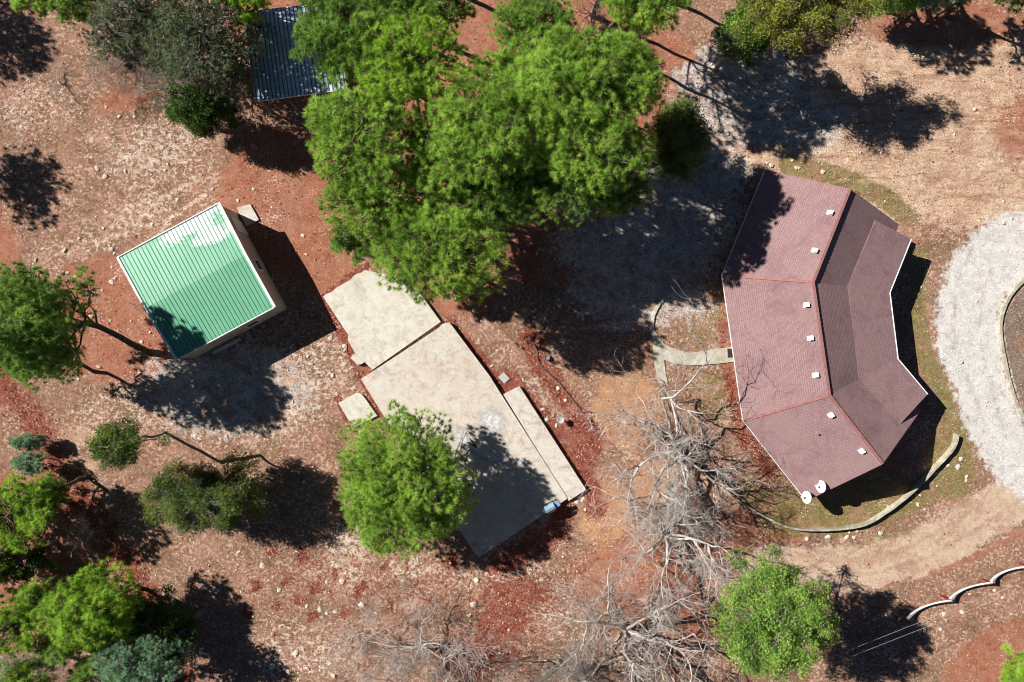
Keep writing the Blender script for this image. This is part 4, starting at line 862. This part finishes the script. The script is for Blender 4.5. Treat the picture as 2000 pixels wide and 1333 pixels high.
tree('pine_tree', 'pine_b', 770, 560 - 95, 60, 7, 1.8, 'low deep green pine crown under the lower left of the large clump', seed=39, group=GT, nl=9, base=(800, 520))
# along the top edge
tree('pine_tree', 'pine_b', 678, 62, 108, 9, 2.4, 'mid green pine overhanging the right side of the carport roof', ry=105, seed=9, nl=26, base=(720, 140), extra=((655, 130, 38), (760, 30, 45)))
tree('pine_tree', 'pine_b', 1042, 45, 82, 9.5, 2.2, 'pine at the top edge above the middle of the large clump', ry=72, seed=10, nl=20)
tree('pine_tree', 'pine', 1262, 8, 88, 9.5, 2.4, 'bright green pine at the top edge right of the white dead tree', ry=62, seed=11, nl=20, base=(1160, 80))
tree('juniper_tree', 'dark', 1452, 70, 58, 5.5, 2.6, 'dark green juniper in shade left of the olive oak', ry=55, seed=12, nl=14)
tree('oak_tree', 'olive', 1570, 22, 125, 7.8, 2.6, 'olive yellow live oak at the top edge above the large grey shadow', ry=72, seed=13, nl=30, dens=.62, extra=((1535, 80, 30), (1690, 5, 35)))
tree('oak_tree', 'oak_g', 1740, 4, 55, 2.6, 1.8, 'small green oak at the top edge right of the olive oak', ry=34, seed=14, nl=12, base=(1760, -40))
tree('juniper_tree', 'sage', 1835, -6, 60, 2.6, 1.8, 'blue grey juniper peeping in at the top edge right of the small green oak', ry=32, seed=15, nl=12, base=(1850, -50))
tree('pine_tree', 'pine_y', 2000, -22, 70, 4, 2.0, 'bright green pine just touching the top right corner', ry=42, seed=16, nl=14, base=(2020, -70))
tree('juniper_tree', 'dark', 388, 213, 66, 3.3, 3.0, 'very dark green round juniper below the carport corner', ry=48, seed=17, nl=18, lobe=(.28, .4), dens=1.4)
tree('juniper_tree', 'grey', 400, 80, 118, 6, 2.8, 'large dull grey green juniper left of the carport', ry=110, seed=18, nl=30, dens=.8, extra=((320, 170, 40), (450, 150, 40)))
tree('juniper_tree', 'grey', 265, 20, 85, 5.5, 2.2, 'grey green juniper at the top edge left of the largest grey one', ry=60, seed=19, nl=18, dens=.6)
tree('pine_tree', 'pine', 70, 4, 46, 4, 1.6, 'small bright green pine at the top left corner', ry=28, seed=20, nl=9, base=(60, -60))
tree('pine_tree', 'pine_b', 150, 12, 55, 4, 1.6, 'dark green pine at the top edge right of the small bright corner pine', ry=32, seed=21, nl=9, base=(150, -60))
tree('juniper_tree', 'juniper', 1327, 272, 60, 5.0, 3.0, 'dark olive juniper at the right side of the large pine clump', ry=82, seed=22, nl=22, dens=1.2, lobe=(.26, .38))
tree('pine_tree', 'pine_y', 470, 20, 60, 6, 1.8, 'yellow green pine crown between the grey juniper and the carport', ry=40, seed=40, nl=8, dens=.5)
# left side
tree('pine_tree', 'pine_b', 55, 632, 108, 7.6, 4.2, 'green pine with a bent bare trunk at the left edge beside the shed', ry=118, seed=23, nl=34, base=(292, 690), bend=(190, 637, 4.4), tr=.27, extra=((150, 580, 20), (120, 690, 40)))
tree('pine_tree', 'pine_y', 40, 1000, 80, 3.8, 2.6, 'bright green pine at the left edge beside the small blue green bushes', ry=78, seed=24, nl=18)
tree('pine_tree', 'pine_y', 180, 1190, 98, 4.6, 2.6, 'bright yellow green pine near the lower left corner', ry=85, seed=25, nl=22, extra=((228, 1128, 24),))
tree('pine_tree', 'pine_y', 40, 1215, 70, 3.4, 2.4, 'bright green pine at the left edge near the bottom corner', ry=66, seed=26, nl=16)
tree('pine_tree', 'pine_y', 45, 1318, 66, 3.2, 2.2, 'yellow green pine in the bottom left corner', ry=40, seed=27, nl=14)
tree('juniper_tree', 'sage', 272, 1290, 92, 4.6, 2.2, 'blue green feathery juniper at the bottom edge near the left corner', ry=54, seed=28, nl=20)
tree('juniper_tree', 'dark', 300, 1205, 62, 2.6, 2.0, 'dark shaded juniper right of the yellow green pine near the lower left corner', ry=55, seed=29, nl=14)
tree('juniper_tree', 'juniper', 228, 870, 58, 8, 1.8, 'small dark olive juniper crown on a long bare leaning trunk', ry=48, seed=30, nl=16, base=(432, 905), bend=(322, 845, 4.3), tr=.13, lobe=(.28, .42), extra=((311, 860, 11),))
tree('juniper_tree', 'juniper', 400, 972, 120, 3.8, 2.9, 'broad dark juniper with grey gaps on the dry grass below the leaning one', ry=74, seed=31, nl=28, lobe=(.2, .3), extra=((300, 1000, 24), (470, 915, 36), (340, 940, 34)))
tree('shrub', 'sage', 55, 863, 34, 1.3, .9, 'small blue green bush in the leaf strip, upper of the pair', 'bush', ry=18, seed=32, nl=8, lobe=(.35, .5), tr=.05, group='blue green bushes')
tree('shrub', 'sage', 60, 904, 38, 1.6, 1.0, 'small blue green bush in the leaf strip, lower of the pair', 'bush', ry=26, seed=33, nl=8, lobe=(.35, .5), tr=.05, group='blue green bushes')
# centre bottom and right
tree('pine_tree', 'pine', 785, 945, 128, 5.1, 2.9, 'round bright green pine overhanging the left side of the largest slab', ry=142, seed=34, nl=40, base=(812, 900), dens=.8, extra=((775, 815, 26), (885, 985, 45), (700, 860, 40), (740, 1050, 36)))
tree('oak_tree', 'oak_g', 1512, 1210, 126, 8.8, 2.6, 'round mid green tree at the bottom right of the picture beside the dirt road', ry=118, seed=35, nl=36, dens=.7, base=(1450, 1150), extra=((1448, 1100, 18), (1480, 1120, 28), (1510, 1205, 40), (1540, 1230, 35), (1480, 1240, 35)), lobe=(.19, .29))
tree('pine_tree', 'pine_y', 1990, 1322, 36, 5, 1.6, 'bright green pine in the bottom right corner', ry=48, seed=36, nl=12, base=(2000, 1320))
# trees beyond the frame whose shadows fall into it
for i, (X, Y, R, h) in enumerate([(-415, 180, 95, 8), (-525, -190, 110, 9), (265, -125, 95, 9), (1200, -95, 100, 9), (1730, -130, 90, 7), (1960, -60, 60, 6), (-60, 1110, 70, 4), (-60, 1010, 70, 4), (900, -140, 120, 9), (1330, -130, 100, 8)]):
    tree('pine_tree', 'pine_b', X, Y, R, h, 2.2, 'pine outside the frame, ' + ['far left of the upper slope', 'beyond the top left corner', 'above the carport', 'above the dead white tree', 'above the olive oak', 'beyond the top right corner', 'lower left, nearer the bottom', 'lower left, nearer the shed', 'above the middle pines', 'above the right top pine', 'spare'][i], seed=50 + i, nl=16, group='pines outside the frame', dens=.6)


for X, Y, R_, ry_, h, kd, lab, sd_ in [
    (835, 275, 66, 60, 9.0, 'pine', 'green pine filling the gap in the upper left of the large clump', 77),
    (1010, 200, 60, 55, 10.0, 'pine', 'green pine between the middle and right crowns of the large clump', 78),
    (650, 225, 50, 45, 8.0, 'pine', 'green pine crown beside the carport front corner', 70),
    (880, 330, 95, 80, 9.0, 'pine', 'green pine in the left middle of the large clump', 71),
    (1075, 110, 85, 60, 10.0, 'pine', 'green pine at the top middle of the large clump', 72),
    (1230, 150, 62, 75, 11.0, 'pine', 'green pine forming the right tip of the large clump', 73),
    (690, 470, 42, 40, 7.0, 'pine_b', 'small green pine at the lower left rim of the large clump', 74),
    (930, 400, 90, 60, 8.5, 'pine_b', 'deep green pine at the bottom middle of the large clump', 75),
    (1200, 370, 70, 48, 8.0, 'pine_b', 'deep green pine at the bottom right of the large clump', 76)]:
    tree('pine_tree', kd, X, Y, R_, h, 2.2, lab, ry=ry_, seed=sd_, group=GT, nl=int(R_ / 4.5), base=(1000 + (X - 1000) * .85, 666 + (Y - 666) * .82))
for X, Y, R_, ry_, h, kd, nm, lab, sd_ in [
    (72, 702, 66, 50, 5.0, 'pine_b', 'pine_tree', 'deep green lower crown of the bent trunk pine, added to widen its shadow', 93),  # lower part of the bent pine, added so its ground shadow reaches farther
    (80, 1165, 50, 42, 3.4, 'pine', 'pine_tree', 'green pine just above the grey leafless shrub at the lower left', 91),
    (30, 1100, 60, 40, 2.2, 'dark', 'juniper_tree', 'dark juniper in deep shade at the left edge', 80),
    (120, 1250, 60, 50, 2.6, 'pine_b', 'pine_tree', 'deep green pine behind the grey leafless shrub near the lower left corner', 81),
    (200, 1310, 60, 45, 2.4, 'pine_b', 'pine_tree', 'deep green pine left of the blue green feathery juniper', 82),
    (100, 960, 40, 45, 2.6, 'pine_b', 'pine_tree', 'small deep green pine right of the bright left edge pine', 83),
    (345, 1250, 46, 60, 2.2, 'dark', 'juniper_tree', 'dark juniper at the right end of the lower left wood', 84),
    (455, 115, 48, 60, 4.5, 'grey', 'juniper_tree', 'grey green juniper against the left side of the carport', 86),
    (230, 70, 70, 60, 4.0, 'grey', 'juniper_tree', 'sparse grey green juniper at the left end of the upper left thicket', 92),
    (330, 60, 80, 80, 5.0, 'grey', 'juniper_tree', 'grey green juniper between the two larger grey ones', 85),
    (860, 20, 70, 40, 8.0, 'pine_b', 'pine_tree', 'deep green pine at the top edge left of the middle', 88),
    (780, 5, 60, 40, 8.0, 'pine_b', 'pine_tree', 'deep green pine at the top edge right of the carport', 89),
    (1480, 35, 60, 60, 6.0, 'oak_g', 'oak_tree', 'dull green oak behind the dark juniper at the top edge', 90)]:
    tree(nm, kd, X, Y, R_, h, 2.0, lab, ry=ry_, seed=sd_, nl=max(9, int(R_ / 5)), base=(1000 + (X - 1000) * (.95 if sd_ == 93 else .92), 666 + (Y - 666) * .9))

# leafless trees
def bare_tree(name, base, label, hgt, spread, seed, limbs=None, mat='bare', tr=.22, levels=4, kids=4, minr=.009, group='leafless trees', cat='leafless tree', lift=.35, trunk_h=.25, rtwig=1.0):
    r = np.random.default_rng(seed); bs = P(*base); ro = root(name, bs, label, cat, group); segs = []
    th = hgt * trunk_h; path_segs((0, 0, -.1), (0, 0, th), tr * 1.15, tr, 3, .04, r, segs)
    if limbs is None: limbs = [(a_, 1.0) for a_ in np.linspace(0, 360, 7)[:-1] + r.uniform(-20, 20, 6)]
    pos = np.tile(np.array([[0, 0, th]]), (len(limbs), 1)); az = np.radians([l[0] for l in limbs]); ll = np.array([l[1] for l in limbs])
    d = nrmz(np.stack([np.cos(az), np.sin(az), np.full(len(limbs), lift) + r.uniform(-.1, .25, len(limbs))], 1)); L = ll * spread * .66; rad = np.full(len(limbs), tr * .62)
    S0, S1, R0, R1, LVS = [], [], [], [], []
    for lev in range(levels + 1):
        ns = 5 if lev < 2 else 3; pts = [pos]; p = pos; dd = d
        for k in range(ns):
            dd = nrmz(dd + r.standard_normal(dd.shape) * (.26 if lev else .20) + np.array([0, 0, .03])); q = p + dd * (L / ns)[:, None]
            ra = np.maximum(rad * (1 - .62 * k / ns), minr); rb = np.maximum(rad * (1 - .62 * (k + 1) / ns), minr * .8); S0.append(p); S1.append(q); R0.append(ra); R1.append(rb); LVS.append(lev); p = q; pts.append(q)
        if lev == levels: break
        np_, nd_, nL, nr = [], [], [], []
        kk = kids if lev and lev < 4 else kids + 1 if lev < 4 else 2
        for c_ in range(kk):
            t_i = ns if c_ == 0 else r.integers(max(1, ns // 3), ns + 1, len(L)); P_ = pts[ns] if c_ == 0 else np.stack(pts, 0)[t_i, np.arange(len(L))]
            nd = nrmz(dd * .75 + r.standard_normal(dd.shape) * .68 * np.array([1, 1, .75]) + np.array([0, 0, .10])); np_.append(P_); nd_.append(nd); nL.append(L * r.uniform(.46, .78, len(L))); nr.append(np.maximum(rad * (.50 if lev < 3 else .45), minr))
        pos, d, L, rad = np.concatenate(np_), np.concatenate(nd_), np.concatenate(nL), np.concatenate(nr)
    s0, s1, r0, r1 = map(np.concatenate, (S0, S1, R0, R1)); LV = np.concatenate([np.full(len(a_), b_) for a_, b_ in zip(S0, LVS)]); kp = s1[:, 2] > .1; s0, s1, r0, r1, LV = s0[kp], s1[kp], r0[kp], r1[kp], LV[kp]
    s0, s1 = np.concatenate([np.array([s[0] for s in segs]), s0]), np.concatenate([np.array([s[1] for s in segs]), s1]); r0 = np.concatenate([[s[2] for s in segs], r0]); r1 = np.concatenate([[s[3] for s in segs], r1])
    big = np.concatenate([np.zeros(len(segs)), LV]) < 2
    link('trunk', tubes_mesh('trunk', s0[big], s1[big], r0[big], r1[big], 6), MAT[mat], ro)
    link('twigs', tubes_mesh('twigs', s0[~big], s1[~big], r0[~big], r1[~big], 3), MAT[mat], ro); return ro
bare_tree('bare_tree', (1322, 880), 'largest pale leafless tree between the walkway and the retaining wall', 8.0, 8.0, 101, [(112, 1.15), (-75, .6), (175, .95), (205, 1.0), (240, .85), (280, .8), (145, .8), (120, .9)], tr=.25, kids=4, levels=4, trunk_h=.2, minr=.009)
bare_tree('bare_tree', (1290, 1035), 'pale leafless tree on red soil just below the largest one', 6.0, 6.6, 102, [(20, 1.0), (60, .8), (140, .9), (-20, .9), (-70, .9), (200, .8), (250, .9)], tr=.20, levels=4, minr=.010)
bare_tree('bare_tree', (1215, 1215), 'grey leafless tree at the bottom edge left of the round green tree', 6.0, 7.0, 103, [(0, 1.1), (50, .8), (120, 1.0), (150, .9), (200, 1.0), (260, .8), (-40, .9)], tr=.24, levels=4, minr=.010)
bare_tree('bare_tree', (1090, 1290), 'grey leafless tree at the bottom edge left of the middle one', 5.0, 6.4, 104, [(20, .9), (80, 1.0), (140, .9), (190, .9), (-30, .8)], tr=.16, mat='dead', levels=4, minr=.010)
bare_tree('bare_tree', (825, 1250), 'small brown grey leafless tree alone at the bottom of the leaf strewn ground', 4.6, 5.6, 105, [(5, 1.1), (30, .9), (160, 1.1), (190, 1.1), (90, .6), (-50, .8), (235, .9)], tr=.11, mat='bare', minr=.010, levels=4, kids=4, lift=.35)
bare_tree('bare_tree', (1150, 85), 'white dead tree between two pines at the top edge', 6.0, 2.4, 106, [(60, 1.0), (100, .9), (200, .9), (-20, .8)], tr=.14, levels=3, mat='bare')
bare_tree('bare_shrub', (180, 1035), 'small pale leafless shrub in the shadow right of the left edge pine', 2.4, 1.7, 107, None, tr=.05, levels=3, cat='leafless shrub', group='leafless shrubs')
bare_tree('bare_shrub', (65, 1225), 'grey leafless shrub between the two bright pines at the lower left', 5.4, 2.4, 108, None, tr=.08, levels=3, mat='bare', cat='leafless shrub', group='leafless shrubs', trunk_h=.7, lift=.6)
bare_tree('bare_shrub', (150, 1262), 'grey leafless shrub left of the blue green feathery juniper', 5.5, 2.4, 109, None, tr=.08, levels=3, mat='dead', cat='leafless shrub', group='leafless shrubs', trunk_h=.5, lift=.5)
bare_tree('bare_shrub', (250, 120), 'grey leafless thicket left of the large grey green juniper', 2.6, 3.6, 110, None, tr=.06, levels=4, mat='dead', minr=.008, cat='leafless shrub', group='leafless shrubs', trunk_h=.15)
bare_tree('bare_shrub', (345, 165), 'grey leafless shrub touching the very dark round juniper', 3.6, 2.8, 111, None, tr=.07, levels=4, mat='bare', minr=.008, cat='leafless shrub', group='leafless shrubs', trunk_h=.3)
bare_tree('bare_shrub', (640, 240), 'small white dead shrub at the left edge of the large pine clump', 3.0, 1.3, 112, None, tr=.04, levels=3, cat='leafless shrub', group='leafless shrubs')
bare_tree('bare_shrub', (430, 975), 'pale leafless shrub poking through the broad dark juniper', 5.4, 2.4, 113, None, tr=.05, levels=3, mat='dead', cat='leafless shrub', group='leafless shrubs', trunk_h=.6, lift=.5)
bare_tree('bare_shrub', (120, 165), 'pale fallen dead branch pile on the upper left slope', 1.2, 1.8, 114, [(100, 1.0), (140, .8), (-30, 1.0)], tr=.05, levels=2, cat='dead branch', group='leafless shrubs', lift=.1)
bare_tree('bare_shrub', (1152, 822), 'pale twig pile at the lower end of the dark edging log', .5, 1.0, 115, [(-60, 1.1), (-40, .9), (120, .6)], tr=.05, levels=2, cat='twig pile', group='leafless shrubs', lift=.08, trunk_h=.3)
